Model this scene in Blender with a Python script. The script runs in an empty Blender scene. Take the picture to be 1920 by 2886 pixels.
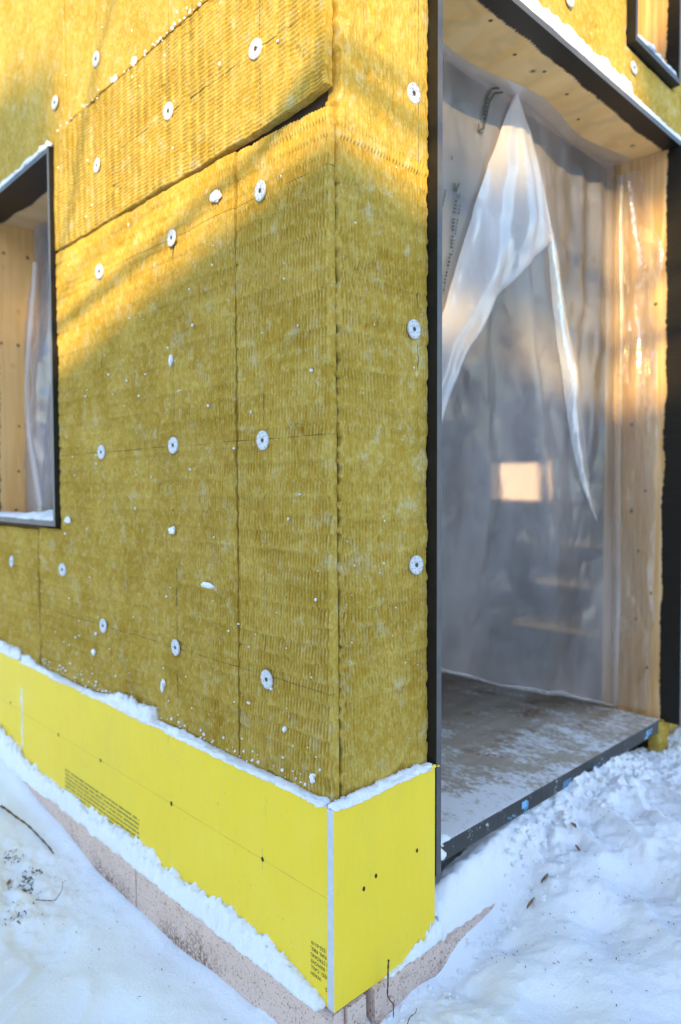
import bpy, bmesh, math, random
import numpy as np
from mathutils import Vector, Matrix

random.seed(7)
SC = bpy.context.scene
COL = SC.collection

# ------------------------------------------------------------------ camera
cam_d = bpy.data.cameras.new('camera')
cam = bpy.data.objects.new('camera', cam_d)
COL.objects.link(cam)
cam_d.sensor_fit = 'HORIZONTAL'
cam_d.sensor_width = 24.0
cam_d.lens = 24.95
cam_d.clip_start = 0.02
cam_d.clip_end = 3000.0
rt = Vector((0.71867398, -0.69534045, -0.00306168)).normalized()
fw = Vector((0.69480343, 0.71827911, -0.03637731)).normalized()
upv = rt.cross(fw).normalized()
rt = fw.cross(upv).normalized()
mw = Matrix(((rt.x, upv.x, -fw.x, -1.07032616), (rt.y, upv.y, -fw.y, -1.13195068),
             (rt.z, upv.z, -fw.z, 1.18967532), (0, 0, 0, 1)))
cam.matrix_world = mw
cam_d.dof.use_dof = True
cam_d.dof.focus_distance = 1.68
cam_d.dof.aperture_fstop = 1.8
SC.camera = cam

# ------------------------------------------------------------------ light
SUN_EL = math.radians(17.6)
world = bpy.data.worlds.new('World')
SC.world = world
world.use_nodes = True
wn = world.node_tree.nodes
sky = wn.new('ShaderNodeTexSky')
sky.sky_type = 'NISHITA'
sky.sun_disc = False
sky.sun_elevation = SUN_EL
sky.sun_rotation = math.radians(225)
sky.air_density = 1.0
sky.dust_density = 0.4
sky.ozone_density = 1.5
wn['Background'].inputs['Strength'].default_value = 0.15
world.node_tree.links.new(sky.outputs[0], wn['Background'].inputs['Color'])
sun_d = bpy.data.lights.new('sun', 'SUN')
sun_d.energy = 2.0
sun_d.angle = math.radians(0.5)
sun_d.color = (0.96, 0.67, 0.23)
sun = bpy.data.objects.new('sun', sun_d)
COL.objects.link(sun)
sun_dir = Vector((math.cos(SUN_EL) * .70711, math.cos(SUN_EL) * .70711, -math.sin(SUN_EL)))
sun.rotation_euler = sun_dir.to_track_quat('-Z', 'Y').to_euler()
sun.location = (-8, -8, 8)
SC.view_settings.view_transform = 'Standard'
SC.view_settings.look = 'None'
SC.view_settings.exposure = 1.88
SC.view_settings.gamma = 1.0
SC.cycles.max_bounces = 10
SC.cycles.transparent_max_bounces = 16

# ------------------------------------------------------------------ helpers
def world_loc(o):
    v = Vector((0, 0, 0))
    while o is not None:
        v += o.location
        o = o.parent
    return v

def tag(o, label=None, cat=None, group=None, kind=None):
    if label: o['label'] = label
    if cat: o['category'] = cat
    if group: o['group'] = group
    if kind: o['kind'] = kind
    return o

def empty(name, loc, label, cat, group=None):
    o = bpy.data.objects.new(name, None)
    o.empty_display_size = .1
    COL.objects.link(o)
    o.location = loc
    return tag(o, label, cat, group)

def link(name, me, parent=None, loc=None):
    """link mesh data given in WORLD coordinates (loc None) or local ones (loc given, world)"""
    o = bpy.data.objects.new(name, me)
    COL.objects.link(o)
    base = world_loc(parent) if parent else Vector((0, 0, 0))
    if parent: o.parent = parent
    if loc is not None:
        o.location = Vector(loc) - base
    elif parent:
        me.transform(Matrix.Translation(-base))
    return o

def mesh(name, V, F, mats, smooth=False, midx=None):
    me = bpy.data.meshes.new(name)
    V = np.asarray(V, dtype=np.float32)
    if isinstance(F, np.ndarray):
        n, k = F.shape
        me.vertices.add(len(V)); me.vertices.foreach_set('co', V.ravel())
        me.loops.add(n * k); me.loops.foreach_set('vertex_index', F.astype(np.int32).ravel())
        me.polygons.add(n)
        me.polygons.foreach_set('loop_start', np.arange(0, n * k, k, dtype=np.int32))
        me.polygons.foreach_set('loop_total', np.full(n, k, dtype=np.int32))
        me.update(calc_edges=True); me.validate()
    else:
        me.from_pydata([tuple(v) for v in V], [], F)
    if not isinstance(mats, (list, tuple)): mats = [mats]
    for m in mats: me.materials.append(m)
    if smooth: me.polygons.foreach_set('use_smooth', np.ones(len(me.polygons), dtype=bool))
    if midx is not None: me.polygons.foreach_set('material_index', np.asarray(midx, dtype=np.int32))
    me.update()
    return me

_tab = np.random.RandomState(5).rand(256, 256).astype(np.float64)
def vn(x, y, s=0):
    x = np.asarray(x, float) + s * 17.31; y = np.asarray(y, float) + s * 9.77
    xi = np.floor(x).astype(int); yi = np.floor(y).astype(int)
    fx = x - xi; fy = y - yi
    fx = fx * fx * (3 - 2 * fx); fy = fy * fy * (3 - 2 * fy)
    a = _tab[xi & 255, yi & 255]; b = _tab[(xi + 1) & 255, yi & 255]
    c = _tab[xi & 255, (yi + 1) & 255]; d = _tab[(xi + 1) & 255, (yi + 1) & 255]
    return (a * (1 - fx) + b * fx) * (1 - fy) + (c * (1 - fx) + d * fx) * fy
def fbm(x, y, s=0, o=4):
    r = 0; a = .5; f = 1
    for i in range(o):
        r = r + a * (vn(np.asarray(x) * f, np.asarray(y) * f, s + i * 3) - .5); a *= .5; f *= 2.03
    return r * 2

def grid_faces(nu, nv, flip=False, closed_v=False):
    i, j = np.meshgrid(np.arange(nu - 1), np.arange(nv if closed_v else nv - 1), indexing='ij')
    i = i.ravel(); j = j.ravel(); j2 = (j + 1) % nv
    a = i * nv + j; b = i * nv + j2; c = (i + 1) * nv + j2; d = (i + 1) * nv + j
    return np.stack([a, d, c, b] if flip else [a, b, c, d], 1)

def box(name, x0, x1, y0, y1, z0, z1, m, parent=None, bev=0.0, midx=None):
    """box with (optionally) bevelled edges; a list of materials with midx=function(normal)"""
    bm = bmesh.new()
    bmesh.ops.create_cube(bm, size=1)
    for v in bm.verts:
        v.co = Vector(((x0 + x1) / 2 + v.co.x * (x1 - x0), (y0 + y1) / 2 + v.co.y * (y1 - y0), (z0 + z1) / 2 + v.co.z * (z1 - z0)))
    if bev:
        bmesh.ops.bevel(bm, geom=list(bm.edges), offset=bev, segments=2, affect='EDGES', profile=.5)
    bm.normal_update()
    if midx:
        for f in bm.faces: f.material_index = midx(f.normal)
    me = bpy.data.meshes.new(name)
    bm.to_mesh(me); bm.free()
    for mm in (m if isinstance(m, (list, tuple)) else [m]): me.materials.append(mm)
    return link(name, me, parent)

def tube(name, pts, rad, m, parent=None, seg=8, loc=None):
    pts = [Vector(p) for p in pts]
    n = len(pts); rad = rad if isinstance(rad, (list, tuple)) else [rad] * n
    V = []; 
    for i, p in enumerate(pts):
        t = (pts[min(i + 1, n - 1)] - pts[max(i - 1, 0)]).normalized()
        a = t.orthogonal().normalized() if i == 0 else (a - t * a.dot(t)).normalized()
        b = t.cross(a)
        for k in range(seg):
            q = 2 * math.pi * k / seg
            V.append(p + (a * math.cos(q) + b * math.sin(q)) * rad[i])
    F = [tuple(f) for f in grid_faces(n, seg, closed_v=True)]
    F.append(tuple(range(seg))[::-1]); F.append(tuple(range((n - 1) * seg, n * seg)))
    return link(name, mesh(name, V, F, m, True), parent)

def heap(name, C, A, B, ra, rb, rb_low, m, amp, freq, seed, parent=None, seg=20):
    """lumpy snow heaped along the line C; ra along A (half width), rb up B, rb_low below"""
    C = np.asarray(C, float); n = len(C); A = np.asarray(A, float); B = np.asarray(B, float)
    ra = np.broadcast_to(ra, n).astype(float); rb = np.broadcast_to(rb, n).astype(float); rl = np.broadcast_to(rb_low, n).astype(float)
    q = np.linspace(0, 2 * np.pi, seg, endpoint=False)
    L = np.concatenate([[0], np.cumsum(np.linalg.norm(np.diff(C, axis=0), axis=1))])
    taper = np.minimum(1, np.minimum(np.arange(n), np.arange(n)[::-1]) / 2.5 + .05) ** .5
    nz = 1 + amp * 1.15 * (fbm(L[:, None] * freq, q[None] * 1.6, seed, 4) * 1.0 + fbm(L[:, None] * freq * 4, np.cos(q)[None] * 3 + q[None], seed + 5, 3) * .7 + fbm(L[:, None] * 190, q[None] * 5, seed + 7, 3) * .45)
    ca = np.cos(q)[None] * ra[:, None] * nz * taper[:, None]
    sb = np.sin(q)[None]; cb = np.where(sb > 0, sb * rb[:, None], sb * rl[:, None]) * nz * taper[:, None]
    P = C[:, None, :] + ca[..., None] * A + cb[..., None] * B
    F = grid_faces(n, seg, closed_v=True)
    return link(name, mesh(name, P.reshape(-1, 3), F, m, True), parent)

def clump_geo(c, r, seed, n=14):
    th = np.linspace(.02, np.pi - .02, n)[:, None]; ph = np.linspace(0, 2 * np.pi, n * 2, endpoint=False)[None]
    x = np.sin(th) * np.cos(ph); y = np.sin(th) * np.sin(ph); z = np.cos(th) + 0 * ph
    d = 1 + .75 * fbm(x * 1.5 + z * 1.3, y * 1.5 + z * .9, seed, 5)
    P = np.stack([c[0] + x * d * r[0], c[1] + y * d * r[1], c[2] + z * d * r[2]], -1).reshape(-1, 3)
    return P, grid_faces(n, n * 2, closed_v=True)
def clump(name, c, r, seed, m, parent=None, n=26):
    P, F = clump_geo(c, r, seed, n)
    return link(name, mesh(name, P, F, m, True), parent)
def join_geo(gs):
    Vs, Fs, k = [], [], 0
    for P, F in gs:
        Vs.append(P); Fs.append(F + k); k += len(P)
    return np.concatenate(Vs), np.concatenate(Fs)

# ------------------------------------------------------------------ materials
class NT:
    def __init__(s, name):
        s.m = bpy.data.materials.new(name); s.m.use_nodes = True
        s.t = s.m.node_tree; s.t.nodes.clear()
        s.out = s.t.nodes.new('ShaderNodeOutputMaterial')
        s.p = s.n('TexCoord').outputs['Object']
    def n(s, typ, ins=None, **props):
        nd = s.t.nodes.new('ShaderNode' + typ)
        for k, v in props.items(): setattr(nd, k, v)
        for k, v in (ins or {}).items(): s.set(nd.inputs[k], v)
        return nd
    def set(s, sock, v):
        if isinstance(v, bpy.types.NodeSocket): s.t.links.new(v, sock)
        elif isinstance(v, (tuple, list)) and len(v) == 3 and sock.type == 'RGBA': sock.default_value = (*v, 1)
        else: sock.default_value = v
    def map(s, sc, v=None, loc=(0, 0, 0)):
        return s.n('Mapping', {'Vector': v or s.p, 'Scale': sc, 'Location': loc}).outputs[0]
    def noise(s, scale, detail=4, rough=.55, v=None, dist=0.0):
        return s.n('TexNoise', {'Vector': v or s.p, 'Scale': scale, 'Detail': detail, 'Roughness': rough, 'Distortion': dist}).outputs['Fac']
    def ramp(s, f, a, b, lo=0.0, hi=1.0):
        return s.n('MapRange', {'Value': f, 'From Min': a, 'From Max': b, 'To Min': lo, 'To Max': hi}).outputs[0]
    def mix(s, f, a, b):
        nd = s.n('Mix', data_type='RGBA', clamp_factor=True)
        s.set(nd.inputs[0], f); s.set(nd.inputs[6], a); s.set(nd.inputs[7], b)
        return nd.outputs[2]
    def math(s, op, a, b=0.0):
        nd = s.n('Math', operation=op); s.set(nd.inputs[0], a); s.set(nd.inputs[1], b)
        return nd.outputs[0]
    def xyz(s, v=None):
        return s.n('SeparateXYZ', {'Vector': v or s.p}).outputs
    def bump(s, h, strength=.3, dist=.002, normal=None):
        ins = {'Height': h, 'Strength': strength, 'Distance': dist}
        if normal: ins['Normal'] = normal
        return s.n('Bump', ins).outputs[0]
    def bsdf(s, color, rough=.6, normal=None, spec=.4, **kw):
        ins = {'Base Color': color, 'Roughness': rough, 'Specular IOR Level': spec}
        if normal: ins['Normal'] = normal
        ins.update(kw)
        b = s.n('BsdfPrincipled', ins)
        s.t.links.new(b.outputs[0], s.out.inputs['Surface'])
        return s.m

def wool(name, rows=(), cols=(), ax=1, tint=0.0):
    t = NT(name)
    fib = t.noise(1, 5, .65, t.map((190, 190, 60)))
    big = t.noise(5.5, 5, .6)
    mid = t.noise(1, 6, .68, t.map((52, 52, 40)), dist=.8)
    c = t.mix(t.ramp(big, .35, .66), (.425, .272, .030), (.54, .37, .070))
    c = t.mix(t.ramp(mid, .48, .66, 0, .50), c, (.66, .52, .18))
    c = t.mix(t.ramp(mid, .46, .36, 0, .35), c, (.42, .20, .010))
    c = t.mix(t.ramp(fib, .30, .48, .40, 0), c, (.24, .14, .015))
    c = t.mix(t.ramp(fib, .56, .72, 0, .45), c, (.80, .64, .28))
    rust = t.noise(33, 2, .5, t.map((1, 1, .55)))
    c = t.mix(t.ramp(rust, .68, .76, 0, .5), c, (.42, .17, .012))
    fr = t.noise(17, 7, .76, t.map((1, 1, .9), loc=(3.1, 1.7, .4)))
    c = t.mix(t.ramp(fr, .55, .68, 0, .42), c, (.64, .63, .48))
    fr2 = t.noise(15, 7, .8, t.map((1, 1, .8), loc=(8.1, 2.7, 5.4)))
    c = t.mix(t.ramp(fr2, .63, .70, 0, .55), c, (.78, .80, .76))
    sp = t.noise(130, 3, .6)
    c = t.mix(t.ramp(sp, .70, .76, 0, .75), c, (.08, .05, .015))
    x = t.xyz()
    f = None
    for lst, o in ((rows, x[2]), (cols, x[ax])):
        for v in lst:
            d = t.math('ABSOLUTE', t.math('ADD', t.math('SUBTRACT', o, v), t.ramp(t.noise(3, 1), 0, 1, -.004, .004)))
            g = t.ramp(d, .0004, .0017, 1, 0)
            f = g if f is None else t.math('MAXIMUM', f, g)
    if f is not None:
        f = t.math('MULTIPLY', f, t.ramp(t.noise(14, 3), .38, .55, .1, .85))
        c = t.mix(f, c, (.055, .055, .04))
    h = t.math('ADD', fib, t.math('MULTIPLY', t.noise(420, 3, .6), .5))
    h = t.math('ADD', h, t.math('MULTIPLY', mid, .9))
    nrm = t.bump(h, .5, .003)
    return t.bsdf(c, .9, nrm, .15)

ROWS = (2.265, 1.912, 1.308, .711)
COLS = (.279, .703, 1.166)
M = {}
M['wool_l'] = wool('wool_left', ROWS, COLS, 1)
M['wool_r'] = wool('wool_right', (), (.326,), 0)

def snow_mat(name, dirt=0.0):
    t = NT(name)
    c = t.mix(t.noise(6, 4), (.92, .935, .95), (.96, .965, .975))
    if dirt:
        d = t.noise(16, 6, .7)
        c = t.mix(t.ramp(d, .70, .82, 0, dirt), c, (.60, .62, .62))
    h = t.math('ADD', t.noise(95, 5, .65), t.math('MULTIPLY', t.noise(420, 3, .6), .45))
    return t.bsdf(c, .6, t.bump(h, .65, .007), .25)
M['snow'] = snow_mat('snow')
M['snow_g'] = snow_mat('snow_ground', .25)

def foam():
    t = NT('yellow_foam')
    c = t.mix(t.noise(7, 5, .6), (.92, .645, .022), (.95, .70, .045))
    st = t.noise(1, 4, .6, t.map((60, 60, 9)))
    c = t.mix(t.ramp(st, .5, .8, 0, .35), c, (.72, .66, .05))
    sp = t.noise(160, 2, .5); msk = t.noise(5, 3)
    c = t.mix(t.math('MULTIPLY', t.ramp(sp, .70, .75, 0, .8), t.ramp(msk, .45, .6)), c, (.22, .19, .03))
    sc = t.noise(1, 3, .6, t.map((30, 30, 12), loc=(5, 2, 1)))
    c = t.mix(t.ramp(sc, .67, .78, 0, .4), c, (.42, .38, .06))
    blot = t.noise(1, 5, .65, t.map((3.2, 3.2, 2.2), loc=(2, 9, 4)))
    c = t.mix(t.ramp(blot, .5, .72, 0, .5), c, (.80, .60, .06))
    c = t.mix(t.ramp(blot, .44, .28, 0, .4), c, (.96, .74, .10))
    wm = t.noise(70, 3, .6, t.map((1, 1, 1), loc=(7, 1, 3)))
    c = t.mix(t.ramp(wm, .70, .77, 0, .45), c, (.95, .93, .6))
    x = t.xyz()
    d = t.math('ABSOLUTE', t.math('SUBTRACT', x[2], .2515))
    on = t.math('MULTIPLY', t.ramp(d, .0002, .0008, 1, 0), t.ramp(x[1], .023, .0235))
    c = t.mix(t.math('MULTIPLY', on, t.ramp(t.noise(11, 3), .35, .6, .35, .8)), c, (.10, .11, .03))
    return t.bsdf(c, .42, t.bump(t.noise(300, 3), .12, .001), .3)
M['foam'] = foam()
def simple(name, a, b, scale, rough=.6, bump=.3, bs=200, bd=.001, spec=.3, stretch=(1, 1, 1), speck=None, speck_s=180):
    t = NT(name)
    c = t.mix(t.ramp(t.noise(scale, 5, .6, t.map(stretch)), .3, .7), a, b)
    if speck:
        c = t.mix(t.ramp(t.noise(speck_s, 2, .5), .69, .76, 0, .8), c, speck)
    return t.bsdf(c, rough, t.bump(t.noise(bs, 4, .6, t.map(stretch)), bump, bd), spec)
M['foam_core'] = simple('foam_core', (.55, .55, .57), (.66, .66, .67), 30, .8, .3, 220, .001, .2, speck=(.16, .15, .15))
M['dark'] = simple('black_coating', (.011, .010, .008), (.022, .019, .015), 20, .5, .25, 90, .002, .3)
M['ply_edge'] = simple('plywood_edge', (.055, .055, .06), (.12, .115, .115), 3, .45, .3, 40, .002, .5, stretch=(2, 2, 2))
M['black'] = simple('shadow_gap', (.012, .012, .012), (.03, .028, .024), 30, .8)
M['osb'] = simple('sheathing', (.20, .13, .06), (.30, .20, .10), 18, .8)
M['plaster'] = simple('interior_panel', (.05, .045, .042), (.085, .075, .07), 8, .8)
M['disc'] = simple('fastener_plastic', (.58, .60, .62), (.68, .69, .70), 40, .5, .05, 90, .001, .5)
M['slot'] = simple('fastener_slot', (.03, .035, .04), (.06, .06, .07), 80, .6)
M['screw'] = simple('screw_steel', (.02, .02, .018), (.10, .07, .05), 300, .35, .4, 400, .002, .6)
M['hole'] = simple('drill_hole', (.008, .010, .006), (.03, .03, .012), 200, .8)
M['ink'] = simple('printing_ink', (.03, .033, .02), (.06, .06, .035), 200, .6)
M['ink_grey'] = simple('faded_ink', (.13, .14, .05), (.2, .2, .07), 200, .6)
M['bark'] = simple('bark', (.055, .032, .018), (.13, .08, .045), 60, .8, .6, 160, .003)
M['dirt'] = simple('soil', (.05, .035, .02), (.16, .10, .05), 60, .9, .6, 150, .003)
M['leafy'] = simple('dead_leaf', (.16, .09, .04), (.42, .24, .11), 40, .7)
M['grass'] = simple('dry_grass', (.10, .11, .05), (.25, .22, .10), 40, .8)
M['blue'] = simple('blue_print', (.18, .42, .72), (.26, .52, .80), 60, .5)
M['red'] = simple('red_mark', (.65, .05, .10), (.55, .03, .08), 200, .6)
M['post'] = simple('grey_board', (.20, .18, .15), (.33, .29, .25), 30, .8, .4, 90, .003)
M['needles'] = simple('pine_needles', (.025, .05, .02), (.05, .09, .035), 9, .7)
M['neigh_wall'] = simple('neighbour_boards', (.30, .24, .18), (.38, .31, .24), 4, .7)
M['neigh_roof'] = simple('neighbour_roofing', (.07, .07, .075), (.12, .11, .11), 6, .8)
M['added_barn'] = simple('barn_boards', (.58, .40, .24), (.68, .48, .30), 8, .7, .4, 40, .004, .2, stretch=(9, 9, 1))
M['glass'] = simple('dark_window', (.03, .035, .04), (.05, .055, .06), 3, .08, 0, 3, .001, .6)

def pink():
    t = NT('pink_board')
    c = t.mix(t.noise(14, 5, .65), (.66, .48, .40), (.78, .60, .51))
    c = t.mix(t.ramp(t.noise(26, 5, .7), .58, .72, 0, .6), c, (.36, .21, .12))
    c = t.mix(t.ramp(t.noise(140, 3, .6), .56, .66, 0, .75), c, (.17, .10, .06))
    x = t.xyz()
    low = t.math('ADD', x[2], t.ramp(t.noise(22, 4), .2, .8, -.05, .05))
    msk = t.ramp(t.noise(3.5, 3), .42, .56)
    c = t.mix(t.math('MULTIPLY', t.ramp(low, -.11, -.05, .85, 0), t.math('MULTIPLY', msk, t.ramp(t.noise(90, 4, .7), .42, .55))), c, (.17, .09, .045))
    return t.bsdf(c, .8, t.bump(t.noise(60, 5, .6), .5, .004), .2)
M['pink'] = pink()

def wood(name, base, dark, stretch, depth=None, coat=.06, edge_amp=.012, bristle=None, knots=True, wav=None):
    """pine; depth = (axis, sign): beyond `coat` metres in that direction bare wood, in front of it black coating"""
    t = NT(name)
    g = t.noise(1, 5, .6, t.map(stretch), dist=.6)
    c = t.mix(t.ramp(g, .40, .60), base, dark)
    if wav:
        w = t.n('TexWave', {'Vector': t.map(wav), 'Scale': 1.0, 'Distortion': 9.0, 'Detail': 2.0, 'Detail Scale': 1.2}).outputs['Fac']
        c = t.mix(t.ramp(w, .6, .98, 0, .28), c, tuple(v * .62 for v in base))
    if knots:
        vo = t.n('TexVoronoi', {'Vector': t.map((1, 1, .8), loc=(.3, .2, .7)), 'Scale': 7.5, 'Randomness': 1.0}).outputs['Distance']
        c = t.mix(t.ramp(vo, .06, .14, .55, 0), c, tuple(v * .55 for v in base))
        c = t.mix(t.ramp(vo, .035, .075, .9, 0), c, (.10, .045, .015))
    c = t.mix(t.ramp(t.noise(4, 3), .4, .7, 0, .25), c, tuple(v * .7 for v in base))
    rough = .6
    if depth is not None:
        x = t.xyz()
        e = t.math('MULTIPLY', t.math('SUBTRACT', x[depth], coat), 1.0)
        e = t.math('ADD', e, t.ramp(t.noise(1, 4, .7, t.map(bristle)), .25, .75, -edge_amp, edge_amp))
        e = t.math('ADD', e, t.ramp(t.noise(3.5, 2), .3, .7, -.010, .010))
        f = t.ramp(e, -.001, .003)
        drk = t.mix(t.noise(1, 3, .6, t.map(bristle)), (.010, .009, .007), (.028, .023, .017))
        c = t.mix(f, drk, c)
        rough = t.ramp(f, 0, 1, .42, .6)
    return t.bsdf(c, rough, t.bump(t.noise(1, 4, .6, t.map(tuple(s * 3 for s in stretch))), .25, .0015), .3)
PINE = (.96, .63, .26); PINE_D = (.92, .54, .18)
M['soffit'] = wood('soffit_plywood', PINE, PINE_D, (9, 2.2, 9), 2 - 1, .066, .009, (240, 12, 240), True, (1.6, 5, 3))
M['jamb_wood'] = wood('jamb_pine', (.88, .60, .31), (.70, .40, .15), (30, 42, 2.2), 1, .044, .005, (20, 7, 60))
M['win_head'] = wood('window_head', (.72, .48, .24), (.62, .38, .17), (3, 9, 9), 0, .135, .004, (7, 60, 60), False)
M['win_jamb'] = wood('window_jamb', (.95, .58, .23), (.88, .49, .16), (34, 34, 2.0), 0, .098, .010, (7, 60, 60))
M['pine'] = wood('pine', PINE, PINE_D, (20, 20, 2))

def floor_mat():
    t = NT('frosted_plywood_floor')
    g = t.noise(1, 5, .6, t.map((3, 18, 3)))
    c = t.mix(t.ramp(g, .35, .7), (.52, .43, .33), (.39, .31, .22))
    c = t.mix(t.ramp(t.noise(7, 4), .52, .68, 0, .7), c, (.24, .13, .05))
    v = t.map((1.6, .8, 1))
    f = t.math('ADD', t.math('MULTIPLY', t.noise(7, 7, .75, v), .62), t.math('MULTIPLY', t.noise(60, 4, .7, v), .42))
    x = t.xyz()
    dep = t.math('ADD', t.ramp(x[1], .05, .62, .035, -.04), t.ramp(t.math('ADD', x[0], x[1]), .45, .80, .10, 0))
    f = t.math('ADD', f, dep)
    c = t.mix(t.ramp(f, .52, .61, 0, .95), c, (.90, .90, .90))
    return t.bsdf(c, .42, t.bump(f, .5, .004), .4)
M['floor'] = floor_mat()

def sill_edge():
    t = NT('dark_wrapped_board')
    c = t.mix(t.noise(12, 4), (.016, .016, .017), (.04, .036, .033))
    c = t.mix(t.ramp(t.noise(45, 5, .7), .62, .68, 0, .8), c, (.85, .87, .9))
    return t.bsdf(c, .35, t.bump(t.noise(30, 4), .4, .004), .5)
M['sill_edge'] = sill_edge()

def plastic(name, veil=.3, gloss=.14, tint=(.84, .87, .93), wr=1.0, trans=.5, frs=.9, gr=.16, haze=0.0):
    t = NT(name)
    h = t.math('ADD', t.noise(1, 3, .5, t.map((9, 9, 3.5))), t.math('MULTIPLY', t.noise(26, 3, .5), .10))
    nrm = t.bump(h, .55 * wr, .05)
    dif = t.n('BsdfDiffuse', {'Color': tint, 'Normal': nrm}).outputs[0]
    tr = t.n('BsdfTranslucent', {'Color': tint, 'Normal': nrm}).outputs[0]
    a = t.n('MixShader', {0: trans, 1: dif, 2: tr}).outputs[0]
    tp = t.n('BsdfTransparent', {'Color': (.97, .97, .97)}).outputs[0]
    if haze:
        rf = t.n('BsdfRefraction', {'Color': (.97, .97, .97), 'Roughness': haze, 'IOR': 1.02}).outputs[0]
        tp = t.n('MixShader', {0: .85, 1: tp, 2: rf}).outputs[0]
    var = t.noise(1, 3, .5, t.map((3.2, 3.2, 1.1)))
    b = t.n('MixShader', {0: t.math('ADD', t.ramp(var, .34, .70, veil * .5, veil * 1.55), t.ramp(t.noise(1, 6, .72, t.map((9, 9, 5), loc=(4, 1, 2)), dist=1.2), .56, .72, 0, .16)), 1: tp, 2: a}).outputs[0]
    gl = t.n('BsdfGlossy', {'Color': (.95, .95, .95), 'Roughness': gr, 'Normal': nrm}).outputs[0]
    fr = t.n('Fresnel', {'IOR': 1.45, 'Normal': nrm}).outputs[0]
    k = t.math('MINIMUM', t.math('ADD', t.math('MULTIPLY', fr, frs), gloss * .4), .6)
    o = t.n('MixShader', {0: k, 1: b, 2: gl}).outputs[0]
    t.t.links.new(o, t.out.inputs['Surface'])
    return t.m
M['plastic'] = plastic('polythene_sheet', .36, .10, (.94, .84, .80), .5, .5, .45, .26, .5)
M['plastic_side'] = plastic('polythene_on_wood', .22, .3, (.9, .9, .9), 1.2)
M['plastic_fold'] = plastic('polythene_folded_double', .68, .02, (.93, .90, .91), .15, .5, .22, .34)
M['plastic_win'] = plastic('polythene_window', .55, .12, (.95, .88, .93), .5)
M['plastic_hem'] = plastic('polythene_hem', .34, .10, (.9, .90, .93), .5, .5, .45, .28)

# ------------------------------------------------------------------ ground
HP = np.array([
 # left of the corner, against the footing
 (-.02, 2.6, .10), (-.02, 2.2, .06), (-.02, 1.92, .004), (-.02, 1.73, -.036), (-.02, 1.44, -.055), (-.02, 1.17, -.104), (-.02, .865, -.118), (-.02, .68, -.124), (-.02, .44, -.118), (-.02, .25, -.122), (-.02, 0.05, -.14),
 (-.3, 2.4, .02), (-.25, 1.8, -.04), (-.25, 1.3, -.10), (-.3, .9, -.15), (-.3, .5, -.17), (-.3, .1, -.18), (-.7, 1.6, -.06), (-.7, .9, -.16), (-.7, .2, -.19), (-.9, -.6, -.16), (-1.4, 0, -.16), (-1.4, 1.5, -.08), (-1.5, -1.5, -.12),
 # right of the corner
 (.38, -.10, -.12), (.55, -.10, -.085), (.1, -.3, -.14), (.4, -.3, -.07), (.7, -.3, -.01), (0, -.4, -.16), (.5, -.56, -.02), (.9, -.3, .03), (.2, -.8, -.10), (.8, -.8, 0),
 (.8, -.03, .10), (.9, -.1, .085), (1.05, -.06, .11), (1.2, -.15, .095), (1.5, -.12, .12), (1.75, -.11, .115), (2.1, -.15, .10), (1.2, -.45, .05), (1.6, -.5, .06), (2.2, -.6, .06), (1.4, -1.1, .02), (2.6, -1.4, 0),
 (.5, .4, .0), (1.5, .5, .0), (.5, 1.5, -.1), (2.5, 1, 0),
])
def cline(y, xs, zs, step=.025):
    a = np.arange(xs[0], xs[-1] + .001, step)
    return np.stack([a, np.full_like(a, y), np.interp(a, xs, zs)], 1)
_yl = np.arange(.05, 2.6, .035)
_zl = np.interp(_yl, (.05, .25, .44, .68, .865, 1.17, 1.44, 1.73, 1.92, 2.2, 2.6), (-.135, -.122, -.118, -.122, -.117, -.100, -.060, -.030, .004, .06, .10))
HP = np.concatenate([HP, np.stack([np.full_like(_yl, -.025), _yl, _zl], 1), np.stack([np.full_like(_yl, -.07), _yl, _zl - .012], 1),
    cline(.032, (.395, .45, .55, .70, .85, 1.0, 1.1, 1.17, 1.24, 1.32, 1.40, 1.6, 1.72, 1.80, 1.95, 2.3), (.12, .16, .182, .172, .165, .172, .170, .222, .226, .186, .206, .165, .14, .09, .07, .09)),
    cline(.018, (.40, .5, .66, .72, .9, 1.4, 1.8, 2.2), (.04, .05, .06, .15, .155, .17, .085, .085)),
    cline(-.018, (.0, .1, .27, .33, .385, .42, .479, .55, .614, .66, .72, .8, 1.0, 1.24, 1.4, 1.8, 2.2), (-.12, -.09, -.055, -.07, -.105, -.09, -.06, -.07, -.075, -.012, .05, .115, .125, .16, .15, .085, .10)),
    cline(-.05, (.0, .1, .27, .385, .479, .614, .70, .8), (-.13, -.11, -.075, -.125, -.10, -.095, -.02, .06), .04)])
def ground_h(X, Y):
    X = np.asarray(X, float); Y = np.asarray(Y, float)
    num = np.zeros_like(X); den = np.zeros_like(X)
    for x, y, z in HP:
        d2 = (X - x) ** 2 + (Y - y) ** 2
        w = 1.0 / (d2 + .0007) ** 1.7
        num += w * z; den += w
    return num / den
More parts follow.
